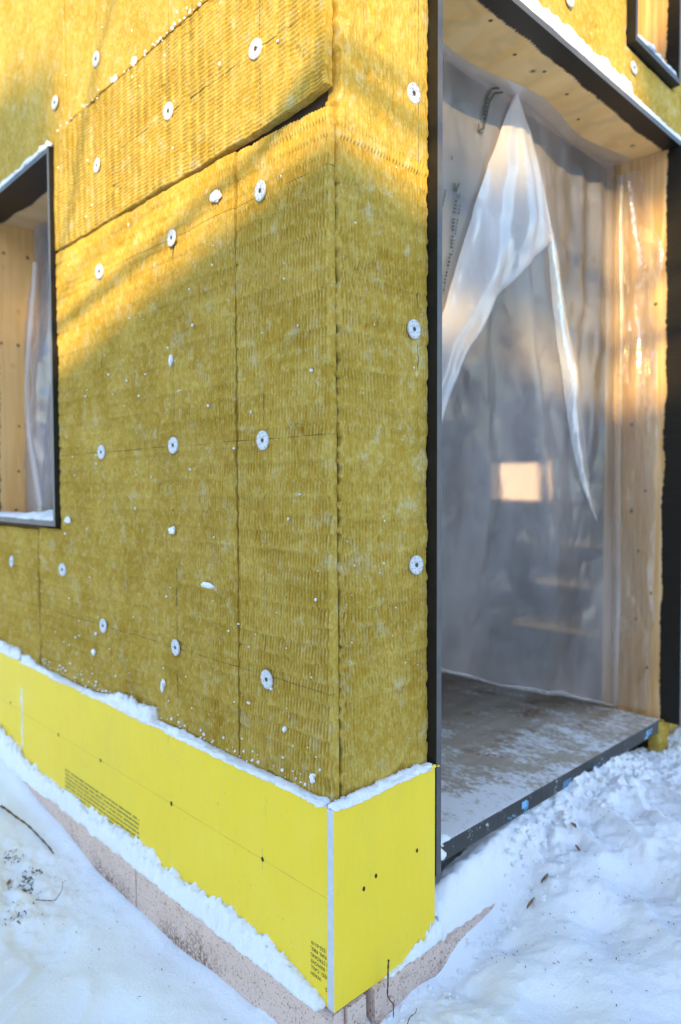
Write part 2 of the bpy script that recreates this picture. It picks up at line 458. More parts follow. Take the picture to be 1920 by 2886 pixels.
def snow_detail(X, Y):
    right = 1 / (1 + np.exp(-(X + .12 - Y * .4) * 9))
    left = 1 - right
    d = fbm(X * 3, Y * 3, 1, 4) * .03
    rough = np.clip(vn(X * 2.2, Y * 2.2, 9) * 1.6 - .2, 0, 1)
    u = X * .8 + Y * .6; v = -X * .6 + Y * .8
    d = d + right * (fbm(u * 20, v * 9, 2, 5) * .018 * (0.35 + .65 * rough) + fbm(X * 55, Y * 55, 3, 4) * .016 * rough - np.abs(fbm(u * 30, v * 13, 12, 3)) * .007)
    # crumbly bank below the door sill
    bank = np.exp(-((Y + .04) / .09) ** 2) * np.where(Y > .03, (X > .37) * 1.0, np.clip((X - .60) / .12, 0, 1))
    d = d + bank * (np.abs(fbm(X * 15, Y * 15, 4, 5)) * .045 - .012 + fbm(X * 55, Y * 55, 14, 3) * .021)
    # trampled, weedy patch far left
    tr = np.exp(-(((X + .30) / .17) ** 2 + ((Y - 1.22) / .26) ** 2))
    d = d + tr * (fbm(X * 26, Y * 26, 6, 4) * .045 - .012)
    d = d + left * fbm(X * 9, Y * 9, 7, 3) * .006
    # old softened footprints
    for (fx, fy, a, dep) in ((-.50, .80, .6, .022), (-.42, .60, .6, .016), (1.30, -.22, .9, .026), (1.02, -.13, 1.2, .018), (.86, -.42, .8, .018), (1.7, -.35, 1.0, .02)):
        ca, sa = math.cos(a), math.sin(a)
        p = (X - fx) * ca + (Y - fy) * sa; q = -(X - fx) * sa + (Y - fy) * ca
        r = (p / .13) ** 2 + (q / .055) ** 2
        d = d - dep * np.exp(-r ** 2) + dep * .35 * np.exp(-((np.sqrt(r) - 1.35) / .22) ** 2)
    calm = np.exp(-((Y + .025) / .035) ** 2) * np.clip((X - .08) / .03, 0, 1) * np.clip((.70 - X) / .05, 0, 1)
    return d * (1 - .8 * calm) - .012 * calm
gx = np.concatenate([np.arange(-2.4, -.6, .03), np.arange(-.6, 2.15, .0068), np.arange(2.15, 3.2, .03)])
gy = np.concatenate([np.arange(-2.2, -.9, .03), np.arange(-.9, .12, .0068), np.arange(.12, 2.0, .0085), np.arange(2.0, 3.4, .03)])
GX, GY = np.meshgrid(gx, gy, indexing='ij')
GZ = ground_h(GX, GY)
edge = np.minimum(np.minimum(GX - gx[0], gx[-1] - GX), np.minimum(GY - gy[0], gy[-1] - GY))
bl = np.clip(edge / .6, 0, 1)
GZ = GZ * bl - .06 * (1 - bl) + snow_detail(GX, GY) * np.clip(edge / .25, 0, 1)
inside = (GX > .05) & (GY > .10)
GZ = np.where(inside, np.minimum(GZ, .02), GZ)
V = np.stack([GX, GY, GZ], -1).reshape(-1, 3)
F = grid_faces(len(gx), len(gy), flip=True)
# the far ground: rings of quads out to the horizon, joined to the near grid's rim
k = len(V); rimV = []; rimF = []
x0, x1, y0, y1 = gx[0], gx[-1], gy[0], gy[-1]
sc = [1, 3, 8, 25, 90, 400]
cxm, cym = (x0 + x1) / 2, (y0 + y1) / 2
for s in sc:
    for (px, py) in ((x0, y0), (x1, y0), (x1, y1), (x0, y1)):
        rimV.append((cxm + (px - cxm) * s, cym + (py - cym) * s, -.06))
for r in range(len(sc) - 1):
    for c in range(4):
        a = k + r * 4 + c; b = k + r * 4 + (c + 1) % 4
        rimF.append((a, a + 4, b + 4, b))
V = np.concatenate([V, np.array(rimV)]); F = np.concatenate([F, np.array(rimF)])
tag(link('snow_ground', mesh('snow_ground', V, F, M['snow_g'], True)), kind='structure')

def gz(x, y):
    e = np.array([float(x)]); f = np.array([float(y)])
    return float((ground_h(e, f) + snow_detail(e, f))[0])

# ------------------------------------------------------------------ wool boards
W = .026
def wool_board(name, face, u0, u1, z0, z1, orient, seed, parent, off=0.0, keep=None, fine=True, amp=.015, top=None, lean=0.0, rag=.004, thick=.045, bot=None, topdrop=0, tilt=0.0, ampf=None, torn=1.0, ef=35):
    du, dz = ((.0018, .0065) if orient == 'v' else (.0065, .0021)) if fine else (.008, .008)
    nu = max(3, int((u1 - u0) / du)); nz = max(3, int((z1 - z0) / dz))
    u = np.linspace(u0, u1, nu); z = np.linspace(z0, z1, nz)
    U, Zz = np.meshgrid(u, z, indexing='ij')
    q, r = (U, Zz) if orient == 'v' else (Zz, U)
    rr = r + fbm(U * 2, Zz * 2, seed, 2) * .012
    k = np.floor(rr / .043); t = rr / .043 - k
    ph = vn(k * 3.7, k * 0 + seed, seed)
    msk = np.clip(vn(U * 9, Zz * 9, seed + 2) * 2.2 - .1, .6, 1) * (.6 + .4 * np.clip(vn(k * 1.9 + .3, U * 3, seed + 4) * 1.5, 0, 1))
    env = np.clip(np.minimum((1 - t) * 9, t * 5), 0, 1) * (.5 + .5 * t)
    fq = (q / .0112 + ph * .6 + fbm(U * 10, Zz * 10, seed + 1, 2) * .4) % 1.0
    jit = .7 + .6 * vn(np.floor(q / .0112 + ph * .6) * 1.7, k * 2.3, seed + 5)
    ridge = -np.exp(-((fq - .5) / .22) ** 2)
    aa = amp if ampf is None else amp * ampf(Zz)
    d = aa * (ridge + .30) * env * msk * jit - aa * .42 * t * msk - tilt * (Zz - .47) / 1.6
    d = d + fbm(U * 7, Zz * 7, seed + 3, 3) * .0045 + fbm(U * 45, Zz * 30, seed + 6, 4) * .0013 * torn
    g = np.clip(fbm(U * 24, Zz * 16, seed + 8, 4) - .33 / torn ** .4, 0, 1)      # torn pits
    d = d - g * .02
    if top is not None: d = d + top * np.clip((Zz - z1 + .25) / .25, 0, 1)
    dist = np.minimum(np.minimum(U - u0, u1 - U), np.minimum(Zz - z0, z1 - Zz))
    if keep is not None:
        for (a, b, c, e) in keep:
            dist = np.minimum(dist, np.maximum(np.maximum(a - U, U - b), np.maximum(c - Zz, Zz - e)))
    d = d - .0032 * np.exp(-np.maximum(dist, 0) / .0035)
    # ragged borders
    eu = np.exp(-(U - u0) / .012) * (fbm(Zz * ef, Zz * 0 + 3, seed + 9, 4) + .45) * rag - np.exp(-(u1 - U) / .012) * (fbm(Zz * ef, Zz * 0 + 8, seed + 10, 4) + .45) * rag
    ez = np.exp(-(Zz - z0) / .012) * (fbm(U * 35, U * 0 + 3, seed + 11, 4) + .45) * rag - np.exp(-(z1 - Zz) / .012) * (fbm(U * 35, U * 0 + 8, seed + 12, 4) + .45) * rag
    if topdrop: ez = ez - topdrop * np.exp(-(z1 - Zz) / .05) * np.exp(-(U - u0) / .15)
    if bot is not None: ez = ez + np.exp(-(Zz - z0) / .05) * bot(U)
    Zs = Zz + ez + (0 if lean == 0 else 0)
    Us = U + eu + lean * np.clip((Zz - .47) / 1.6, 0, 1) * np.exp(-(U - u0) / .08)
    dd = W - (d + off)
    back = W + thick
    if face == 'L': Fr = np.stack([dd, Us, Zs], -1)
    else: Fr = np.stack([Us, dd, Zs], -1)
    fl = face == 'R'
    idx = np.arange(nu * nz).reshape(nu, nz)
    cm = np.ones((nu - 1, nz - 1), bool)
    if keep is not None:
        cu = (u[:-1] + u[1:]) / 2; cz = (z[:-1] + z[1:]) / 2
        CU, CZ = np.meshgrid(cu, cz, indexing='ij')
        for (a, b, c, e) in keep: cm &= ~((CU > a) & (CU < b) & (CZ > c) & (CZ < e))
    qd = np.stack([idx[:-1, :-1], idx[:-1, 1:], idx[1:, 1:], idx[1:, :-1]], -1)
    if fl: qd = qd[..., ::-1]
    Fq = qd[cm]
    # side skirts along every open border
    E = np.concatenate([Fq[:, [0, 1]], Fq[:, [1, 2]], Fq[:, [2, 3]], Fq[:, [3, 0]]])
    key = np.sort(E, 1); kk = key[:, 0].astype(np.int64) * (nu * nz) + key[:, 1]
    un, first, cnt = np.unique(kk, return_index=True, return_counts=True)
    bd = E[first[cnt == 1]]
    bv = np.unique(bd); mp = -np.ones(nu * nz, np.int64); mp[bv] = nu * nz + np.arange(len(bv))
    P = Fr.reshape(-1, 3); Bk = P[bv].copy(); Bk[:, 0 if face == 'L' else 1] = back
    nb = len(bv)
    sk = np.stack([mp[bd[:, 1]] + nb, mp[bd[:, 0]] + nb, mp[bd[:, 0]], mp[bd[:, 1]]], 1)
    me = mesh(name, np.concatenate([P, Bk, P[bv]]), np.concatenate([Fq, sk]), M['wool_l' if face == 'L' else 'wool_r'], True)
    return link(name, me, parent)

wl = empty('insulated_wall', (0, 0, 0), 'yellow mineral wool wall with the small window opening, left of the corner', 'wall')
wr = empty('insulated_wall', (0, 0, 0), 'yellow mineral wool wall round the doorway, narrow strip right of the corner', 'wall')
wool_board('wool_board', 'L', .0335, .391, .440, 2.058, 'v', 1, wl, lean=.010, top=-.006, topdrop=.014, thick=.0255, rag=.0025)
wool_board('wool_board', 'L', .3985, 1.744, .440, 2.062, 'v', 2, wl, off=-.001, keep=[(1.531, 1.80, 1.030, 2.1)])
wool_board('wool_board', 'L', .0455, 1.529, 2.066, 2.488, 'h', 3, wl, off=.0035, amp=.0078, bot=lambda U: .020 * np.exp(-(U - .05) / .14), thick=.023)
wool_board('wool_board', 'L', .0455, 1.418, 2.493, 3.9, 'h', 4, wl, thick=.023, off=.001, amp=.0014)
wool_board('wool_board', 'L', 1.423, 3.0, 2.470, 3.9, 'v', 5, wl, amp=.0014, off=-.002)
wool_board('wool_board', 'L', 1.755, 3.4, .440, 1.020, 'v', 6, wl, off=.0)
wool_board('wool_board', 'L', 2.432, 3.4, 1.024, 2.466, 'v', 7, wl, fine=False)
wool_board('wool_board', 'L', 3.004, 5.0, 2.470, 3.9, 'v', 8, wl, fine=False)
wool_board('wool_board', 'L', 3.404, 5.0, .44, 2.466, 'v', 9, wl, fine=False)
# right of the corner: one tall board beside the door, butted behind the end of the left boards
wool_board('wool_board', 'R', .0490, .373, .440, 3.9, 'v', 13, wr, rag=.013, off=-.002, torn=2.2, ef=70, amp=.010,
           ampf=lambda z: np.where(z > 2.0, .12, np.where(z > 1.945, 1.5, .85 + .35 * np.sin(z * 9))))
wool_board('wool_board', 'R', .390, 2.2, 2.585, 3.9, 'v', 15, wr, amp=.0014, off=-.003, keep=[(1.502, 1.93, 2.782, 3.52)])
wool_board('wool_board', 'R', 2.204, 4.2, 2.585, 3.9, 'v', 16, wr, fine=False)
wool_board('wool_board', 'R', 1.978, 4.2, .15, 2.58, 'v', 17, wr, fine=False)
wool_board('wool_board', 'R', 1.872, 1.968, -.12, .216, 'v', 18, wr, rag=.004, off=0.0)
# sheathing behind the wool
for a in ((.0725, .30, .0725, 1.531, -.2, 3.9), (.0725, .30, 2.431, 5.0, -.2, 3.9), (.0725, .30, 1.531, 2.431, -.2, 1.028), (.0725, .30, 1.531, 2.431, 2.462, 3.9)):
    box('sheathing_panel', *a, M['osb'], wl)
for a in ((.3005, .366, .0725, .30, -.2, 3.9), (.366, 1.504, .0725, .30, 2.60, 3.9), (1.504, 1.93, .0725, .30, 2.60, 2.784), (1.504, 1.93, .0725, .30, 3.52, 3.9), (1.93, 4.2, .0725, .30, 2.60, 3.9), (1.975, 4.2, .0725, .30, -.2, 2.60)):
    box('sheathing_panel', *a, M['osb'], wr)

# ------------------------------------------------------------------ fasteners
def fastener_mesh():
    R0 = .0243; V = []; F = []; mi = []
    rings = [(.0000, -.0012), (.0052, -.0010), (.0056, .0006), (.0105, .0016), (.019, .0022), (.0230, .0020), (R0, .0010), (R0 * .99, -.0030)]
    seg = 32
    V.append((0, 0, rings[0][1]))
    for r, h in rings[1:]:
        for k in range(seg):
            a = 2 * math.pi * k / seg; V.append((r * math.cos(a), r * math.sin(a), h))
    for k in range(seg):
        F.append((0, 1 + k, 1 + (k + 1) % seg)); mi.append(1)
    for i in range(len(rings) - 2):
        for k in range(seg):
            a = 1 + i * seg + k; b = 1 + i * seg + (k + 1) % seg
            F.append((a, a + seg, b + seg, b)); mi.append(1 if i == 0 else 0)
    for (n, rr, l, w_, ph) in ((8, .0195, .0036, .0009, .2), (4, .0118, .0024, .0009, .5)):
        for k in range(n):
            a = 2 * math.pi * k / n + ph
            d = Vector((math.cos(a), math.sin(a))); e = Vector((-d.y, d.x)); c = d * rr
            b0 = len(V)
            for (sa, sb) in ((-1, -1), (1, -1), (1, 1), (-1, 1)):
                p = c + d * sa * l / 2 + e * sb * w_; V.append((p.x, p.y, .0026))
            F.append((b0, b0 + 1, b0 + 2, b0 + 3)); mi.append(1)
    return mesh('fastener', V, F, [M['disc'], M['slot']], False, mi)
def screw_mesh():
    V, F = [], []
    seg = 10
    for r, h in ((.0054, -.001), (.0054, .0014), (.0038, .0019), (.0022, .0004)):
        for k in range(seg):
            a = 2 * math.pi * k / seg; V.append((r * math.cos(a), r * math.sin(a), h))
    for i in range(3):
        for k in range(seg):
            a = i * seg + k; b = i * seg + (k + 1) % seg; F.append((a, b, b + seg, a + seg))
    F.append(tuple(range(3 * seg, 4 * seg)))
    return mesh('screw_head', V, F, M['screw'], False)
FM, SM = fastener_mesh(), screw_mesh()
for me_ in (FM,):
    for p in me_.polygons: p.use_smooth = p.material_index == 0
rotL = Matrix(((0, 0, -1), (-1, 0, 0), (0, 1, 0))).to_euler()      # local +z -> -X
rotR = Matrix(((1, 0, 0), (0, 0, -1), (0, 1, 0))).to_euler()       # local +z -> -Y
def fastener(face, u, z, parent, proud=.004):
    o = bpy.data.objects.new('fastener', FM); COL.objects.link(o); o.parent = parent
    j = random.uniform(-.11, .11); proud += random.uniform(-.0012, .0012)
    if face == 'L':
        o.location = (W - proud, u, z); o.rotation_euler = rotL; o.rotation_euler.rotate_axis('Z', random.uniform(0, 6))
    else:
        o.location = (u, W - proud, z); o.rotation_euler = rotR; o.rotation_euler.rotate_axis('Z', random.uniform(0, 6))
    o.rotation_euler.rotate_axis('X', j); o.rotation_euler.rotate_axis('Y', random.uniform(-.09, .09))
    s = bpy.data.objects.new('screw_head', SM); COL.objects.link(s); s.parent = o
for u, z in ((.292, 2.266), (.704, 2.270), (1.163, 2.264), (1.161, 2.612), (1.499, 2.600), (.282, 1.920), (.700, 1.910), (1.162, 1.914),
             (.279, 1.305), (.703, 1.311), (1.169, 1.308), (.268, .704), (.704, .714), (1.173, .713), (1.505, .879), (2.037, .871)):
    fastener('L', u, z, wl, .0062 if z > 2.06 and z < 2.49 else .0032)
for u, z in ((.3055, 2.160), (.3065, 1.582), (.315, .989)):
    fastener('R', u, z, wr, .002)
for u, z in ((1.075, 2.745), (1.555, 2.722)):
    fastener('R', u, z, wr, .003)

# ------------------------------------------------------------------ yellow foam boards
def foam_idx(n): return 0 if (n.x < -.9 or n.y < -.9) else 1
def fL(n): return 0 if n.x < -.5 else 1
def fR(n): return 0 if n.y < -.5 else 1
fb1 = box('foam_board', .003, .025, .0245, 1.884, -.004, .462, [M['foam'], M['foam_core']], None, .0012, fL)
tag(fb1, 'long yellow foam board with printed black text, low on the wall left of the corner', 'foam board')
fb2 = box('foam_board', .005, .027, 1.890, 4.2, -.004, .466, [M['foam'], M['foam_core']], None, .0012, fL)
tag(fb2, 'plain yellow foam board beyond the white joint at the far left end', 'foam board')
fb3 = box('foam_board', 0, .3635, 0, .022, -.002, .4615, [M['foam'], M['foam_core']], None, .0012, fR)
tag(fb3, 'square yellow foam board with grey cut edge, between the corner and the doorway', 'foam board')
# torn yellow facing at its top right corner
link('torn_facing', mesh('torn_facing', [(.345, -.0005, .462), (.362, -.0005, .4605), (.380, -.004, .460), (.372, -.002, .466), (.358, .002, .469)], [(0, 1, 2, 3, 4)], M['foam']), fb3)
# drill holes
def hole(parent, face, u, z, r=.0070, x=None):
    seg = 12; V = []; 
    for k in range(seg):
        a = 2 * math.pi * k / seg; rr = r * (1 + random.uniform(-.12, .12))
        if face == 'L': V.append((x if x is not None else .0022, u + rr * .8 * math.cos(a), z + rr * math.sin(a)))
        else: V.append((u + rr * .8 * math.cos(a), -.0008, z + rr * math.sin(a)))
    f = tuple(range(seg)) if face == 'R' else tuple(range(seg))[::-1]
    link('drill_hole', mesh('drill_hole', V, [f], M['hole']), parent)
for u in (1.519, 1.165, .701, .263): hole(fb1, 'L', u, .252)
hole(fb2, 'L', 2.026, .263, x=.0042)
for u, z, r in ((.290, .268, .0056), (.138, .262, .0056), (.097, .247, .0056)): hole(fb3, 'R', u, z, r)
# printed text, upside down as on the board
def text_mesh(name, s, size):
    cu = bpy.data.curves.new(name, 'FONT'); cu.body = s; cu.size = size; cu.resolution_u = 3
    o = bpy.data.objects.new(name, cu); COL.objects.link(o)
    dg = bpy.context.evaluated_depsgraph_get()
    me = bpy.data.meshes.new_from_object(o.evaluated_get(dg))
    bpy.data.objects.remove(o); bpy.data.curves.remove(cu)
    return me
def print_left(parent, s, y_end, z_base, size, x=.0021):
    """text turned by 180 degrees on the left face, ending flush at y_end"""
    me = text_mesh('printed_text', s, size)
    xs = [v.co.x for v in me.vertices]; x1 = max(xs)
    for v in me.vertices:
        a, b = v.co.x, v.co.y
        v.co = (x, y_end - (x1 - a) * 1.0, z_base - b)
    # reading direction runs from the corner (small y) to the left; keep only what fits on the board
    bm = bmesh.new(); bm.from_mesh(me)
    bmesh.ops.bisect_plane(bm, geom=list(bm.verts) + list(bm.edges) + list(bm.faces), plane_co=(0, .0255, 0), plane_no=(0, 1, 0), clear_inner=True)
    bm.to_mesh(me); bm.free()
    me.materials.clear(); me.materials.append(M['ink'])
    return link('printed_text', me, parent)
for i, s in enumerate(('S.', 'WASH', 'VED, CALL', '- REMOVE', 'M STRONG', 'NAL FIRE,', '-225-6119.')):
    ye = .0818
    if s == 'S.': ye = .034
    print_left(fb1, s, ye, .0415 + .0148 * i, .0128)
# the small block of unreadable print: rows of short strokes
rng = random.Random(3)
V, F = [], []
for i in range(6):
    z = .1375 - .0148 * i
    y = 1.462
    while y > .9:
        wl_ = rng.choice((3, 4, 5, 6, 7, 8, 9)) * .0046
        for k in range(int(wl_ / .0046)):
            a = y - k * .0046
            if a < .9: break
            h = rng.choice((.0062, .0066, .0048)); g = rng.uniform(.0024, .0036)
            b0 = len(V)
            V += [(.0021, a, z), (.0021, a - g, z), (.0021, a - g, z - h), (.0021, a, z - h)]
            F.append((b0, b0 + 3, b0 + 2, b0 + 1))
        y -= wl_ + rng.choice((.003, .004, .010))
link('small_print', mesh('small_print', V, F, M['ink_grey']), fb1)['kind'] = 'stuff'
# cross marks at the drill hole near the corner
link('pencil_mark', mesh('pencil_mark', [(.0022, .2627, .226), (.0022, .2633, .226), (.0022, .2633, .280), (.0022, .2627, .280)], [(0, 3, 2, 1)], M['ink_grey']), fb1)

# ------------------------------------------------------------------ footing boards
def rough_board(name, x0, x1, y0, y1, z0, topf, m, label, axis, seed, label_cat='footing board', face_amp=.003, parent=None, step=.02):
    """board with its outer face and top subdivided and knocked about; axis 'y': long along Y, outer face -X"""
    a0, a1 = (y0, y1) if axis == 'y' else (x0, x1)
    n = max(6, int((a1 - a0) / step)); a = np.linspace(a0, a1, n)
    nf = 8
    prof = []
    for i, s in enumerate(a):
        tz = topf(s)
        col = []
        for j in range(nf): col.append((0.0, z0 + (tz - z0) * j / (nf - 1)))     # outer face, bottom to top
        col += [(.5, tz), (1.0, tz), (1.0, z0)]
        prof.append(col)
    V = []
    for i, s in enumerate(a):
        for j, (dp, z) in enumerate(prof[i]):
            o = (fbm(s * 14, z * 14, seed, 3)) * face_amp if dp == 0 else 0
            jz = fbm(s * 40, j, seed + 3, 2) * .002 if j >= nf - 1 else 0
            if axis == 'y': V.append((x0 + (x1 - x0) * dp + o, s, z + jz))
            else: V.append((s, y0 + (y1 - y0) * dp + o, z + jz))
    npn = len(prof[0])
    F = [tuple(f) for f in grid_faces(n, npn, flip=(axis == 'x'), closed_v=True)]
    F.append(tuple(range(npn)) if axis == 'x' else tuple(range(npn))[::-1]); F.append(tuple(range((n - 1) * npn, n * npn))[::-1] if axis == 'x' else tuple(range((n - 1) * npn, n * npn)))
    o = link(name, mesh(name, V, F, m), parent)
    if label: tag(o, label, label_cat)
    return o
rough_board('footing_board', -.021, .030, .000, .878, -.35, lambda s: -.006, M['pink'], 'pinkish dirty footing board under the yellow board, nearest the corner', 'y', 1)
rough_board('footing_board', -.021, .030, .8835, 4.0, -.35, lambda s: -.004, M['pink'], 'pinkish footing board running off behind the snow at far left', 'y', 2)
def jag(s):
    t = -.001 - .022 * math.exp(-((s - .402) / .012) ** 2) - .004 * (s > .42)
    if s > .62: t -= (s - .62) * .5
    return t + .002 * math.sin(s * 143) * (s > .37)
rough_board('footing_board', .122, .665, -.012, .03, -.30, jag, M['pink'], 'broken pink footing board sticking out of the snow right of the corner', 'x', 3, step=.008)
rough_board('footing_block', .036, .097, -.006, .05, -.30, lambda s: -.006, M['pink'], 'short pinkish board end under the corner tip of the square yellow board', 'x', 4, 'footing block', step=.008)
bb = box('footing_post', .0975, .1215, .022, .06, -.3, -.004, M['post'], None, .001)
tag(bb, 'dark grey upright set back in the gap between the pink board ends', 'footing post')

# ------------------------------------------------------------------ door frame
df = empty('door_frame', (.366, 0, .2), 'black-edged plywood door frame with pine reveals, right of the yellow corner', 'door frame')
def jm(n): return 1 if n.y < -.5 else 0
# left jamb: outer side black, inner side out of sight
box('jamb', .3665, .3865, -.002, .30, .17, 2.575, [M['dark'], M['ply_edge'], M['jamb_wood']], df, .0008, lambda n: 1 if n.y < -.5 else (2 if n.x > .5 else 0))
# right jamb
box('jamb', 1.922, 1.942, -.034, .30, .205, 2.553, [M['jamb_wood'], M['ply_edge']], df, .0008, jm)
# lintel
box('lintel', .3870, 1.960, -.002, .30, 2.5545, 2.5745, [M['soffit'], M['ply_edge']], df, .0008, jm)
# sill
sb = box('sill_board', .389, 1.895, .032, 1.9, .1700, .2215, [M['floor'], M['sill_edge']], df, .0012, lambda n: 1 if n.y < -.5 else 0)
rng = random.Random(11)
def blue_patch(pts):
    link('blue_print', mesh('blue_print', [(x, .0308, z) for x, z in pts], [tuple(range(len(pts)))], M['blue']), sb)
def bl_par(x, z, w, h, sk=.0): blue_patch([(x, z), (x + w, z), (x + w + sk, z + h), (x + sk, z + h)])
bl_par(.832, .187, .030, .022); bl_par(.865, .184, .004, .020); bl_par(.845, .181, .022, .0035); bl_par(.845, .165, .005, .014)
for k in range(3): bl_par(.855 + k * .011, .172 - k * .002, .007, .0045)
for k in range(4): bl_par(.752 + k * .012, .183 - (k % 2) * .006, .008, .0045, .004)
for k in range(5): bl_par(1.085 + k * .011, .172, .005, .026, .008)
for k in range(4): bl_par(1.30 + k * .014, .178 + (k % 2) * .008, .010, .004, .004)
bl_par(1.735, .176, .030, .010, .012); bl_par(1.748, .190, .022, .016, .008); bl_par(1.775, .198, .030, .006, .01); bl_par(1.765, .186, .034, .006, .01)
# red pencil mark on the sill
V, F = [], []
for (x, y, l) in ((1.03, .333, .012), (1.05, .305, .018), (1.063, .283, .010), (1.070, .262, .012)):
    b0 = len(V); V += [(x, y, .2221), (x + l, y - .004, .2221), (x + l, y + .006, .2221), (x, y + .009, .2221)]; F.append((b0, b0 + 1, b0 + 2, b0 + 3))
link('red_pencil_mark', mesh('red_pencil_mark', V, F, M['red']), sb)

# knots and screw holes in the bare wood
def dot(parent, c, r, ax, sgn, name='screw_hole'):
    V = []
    for k in range(10):
        a = 2 * math.pi * k / 10; rr = r * random.uniform(.85, 1.15)
        p = [0, 0, 0]; o = [i for i in range(3) if i != ax]
        p[ax] = c[ax]; p[o[0]] = c[o[0]] + rr * math.cos(a); p[o[1]] = c[o[1]] + rr * math.sin(a)
        V.append(p)
    link(name, mesh(name, V, [tuple(range(10))], M['knot']), parent)
M['knot'] = simple('dark_knot', (.13, .065, .03), (.22, .12, .05), 200, .6)
lin = [o for o in df.children if o.name.startswith('lintel')][0]
for (x, y) in ((.73, .089), (.924, .13), (1.075, .112), (1.253, .128), (1.395, .231), (1.441, .182)):
    dot(lin, (x, y, 2.5537), .0065, 2, -1)
jr = [o for o in df.children if o.name.startswith('jamb')][1]
for (y, z) in ((.117, 1.166), (.143, .912), (.088, .738), (.178, 1.448), (.084, 1.937), (.10, .42), (.15, .62)):
    dot(jr, (1.9212, y, z), random.uniform(.005, .009), 0, -1, 'knot')

# ------------------------------------------------------------------ plastic sheet in the doorway
def sheet_y(x, z):
    x = np.asarray(x, float); z = np.asarray(z, float)
    yb = .235 + (1.9 - x) * .40; zb = .232 + (1.9 - x) * .29
    v = np.clip((z - zb) / (2.55 - zb), 0, 1)
    y0 = .268 + .012 * np.sin(x * 9)
    y = yb + (y0 - yb) * v ** .8
    # folds radiating from the gathered point on the soffit
    ang = np.arctan2(x - 1.13, 2.66 - z)
    rr = np.hypot(x - 1.13, 2.66 - z)
    fold = .018 * np.sin(ang * 26 + 1.5 * np.sin(rr * 3)) * np.clip(rr / 1.2, 0, 1) * np.exp(-((ang - .1) / .5) ** 2)
    tight = -.03 * np.exp(-((ang - .21) / .045) ** 2) * np.clip(rr, 0, 1) * np.exp(-((rr - .9) / .9) ** 2)
    right = np.clip((x - 1.45) / .3, 0, 1) * .016 * np.sin(x * 46 + 2 * np.sin(z * 2.1)) * np.clip((z - .9) / .6, 0, 1)
    wr_ = fbm(x * 5, z * 3, 31, 4) * .014 + np.abs(fbm(x * 9, z * 6, 33, 3)) * -.012
    lim = np.clip((1.905 - x) / .12, 0, 1)
    return y + (fold + tight + right + wr_) * lim * np.clip((2.552 - z) / .2, 0, 1)
nx, nz_ = 170, 200
xs = np.linspace(.392, 1.908, nx)
vv = np.linspace(0, 1, nz_)
XX, VV = np.meshgrid(xs, vv, indexing='ij')
ZB = .232 + (1.9 - XX) * .29 + fbm(XX * 5, XX * 0, 40, 3) * .014
ZT = np.full_like(XX, 2.5525)
ZZ = ZB + (ZT - ZB) * VV
YY = sheet_y(XX, ZZ)
ps = link('plastic_sheet', mesh('plastic_sheet', np.stack([XX, YY, ZZ], -1).reshape(-1, 3), grid_faces(nx, nz_, True), M['plastic'], True))
tag(ps, 'clear polythene sheet hanging in folds across the doorway', 'plastic sheet')
# strip of the sheet lying on the underside of the lintel
tz = np.linspace(0, 1, 8)
XX, TT = np.meshgrid(xs, tz, indexing='ij')
Ytop = sheet_y(XX, np.full_like(XX, 2.5525)) - .0 - TT * (.055 + .03 * np.sin(XX * 5 + 1) * np.sin(XX * 2.3))
link('top_flap', mesh('top_flap', np.stack([XX, Ytop, 2.5525 - .002 - .003 * (1 - TT)], -1).reshape(-1, 3), grid_faces(nx, 8), M['plastic_hem'], True), ps)
# hem at the bottom, folded up and thicker to the eye
th = np.linspace(0, 1, 6)
XX, TT = np.meshgrid(xs, th, indexing='ij')
ZB = .232 + (1.9 - XX) * .29 + fbm(XX * 5, XX * 0, 40, 3) * .014
ZH = ZB - .001 + TT * (.016 + .016 * fbm(XX * 7, XX * 0 + 2, 44, 3))
link('hem', mesh('hem', np.stack([XX, sheet_y(XX, ZH) - .004 - .006 * np.sin(TT * 3.14), ZH], -1).reshape(-1, 3), grid_faces(nx, 6, True), M['plastic_hem'], True), ps)
# flap lying on the right reveal, with a zigzag free edge
zz = np.linspace(.245, 2.50, 160); tt = np.linspace(0, 1, 26)
Z2, T2 = np.meshgrid(zz, tt, indexing='ij')
yin = .225; 
yed = .068 + .045 * np.clip(.42 - Z2, 0, 1) / .2 * .5 + .022 * np.sin(Z2 * 17) * np.clip((Z2 - 1.7) / .3, 0, 1) + .012 * fbm(Z2 * 9, Z2 * 0, 51, 3) + .10 * np.clip((Z2 - 2.3) / .2, 0, 1)
Y2 = yin + (yed - yin) * T2
X2 = 1.908 - .003 - .012 * np.abs(fbm(Y2 * 14, Z2 * 5, 52, 4)) - .005 * np.sin(T2 * 3.1) * (1 + np.sin(Z2 * 9)) - .012 * np.exp(-((T2 - .42 + .06 * np.sin(Z2 * 3)) / .08) ** 2) * np.clip((Z2 - 1.2) / .5, 0, 1)
link('side_flap', mesh('side_flap', np.stack([X2, Y2, Z2], -1).reshape(-1, 3), grid_faces(160, 26), M['plastic_side'], True), ps)
# pale welted fold where the sheet turns onto the reveal
zz = np.linspace(.235, 2.5, 90)
V = []
for z in zz:
    wob = .004 * math.sin(z * 6)
    for dx, dy in ((-.012, .018), (-.020, .004), (-.016, -.010), (-.006, -.016)):
        V.append((1.908 + dx, .228 + dy + wob, z))
link('welt', mesh('welt', V, grid_faces(90, 4), M['plastic_hem'], True), ps)
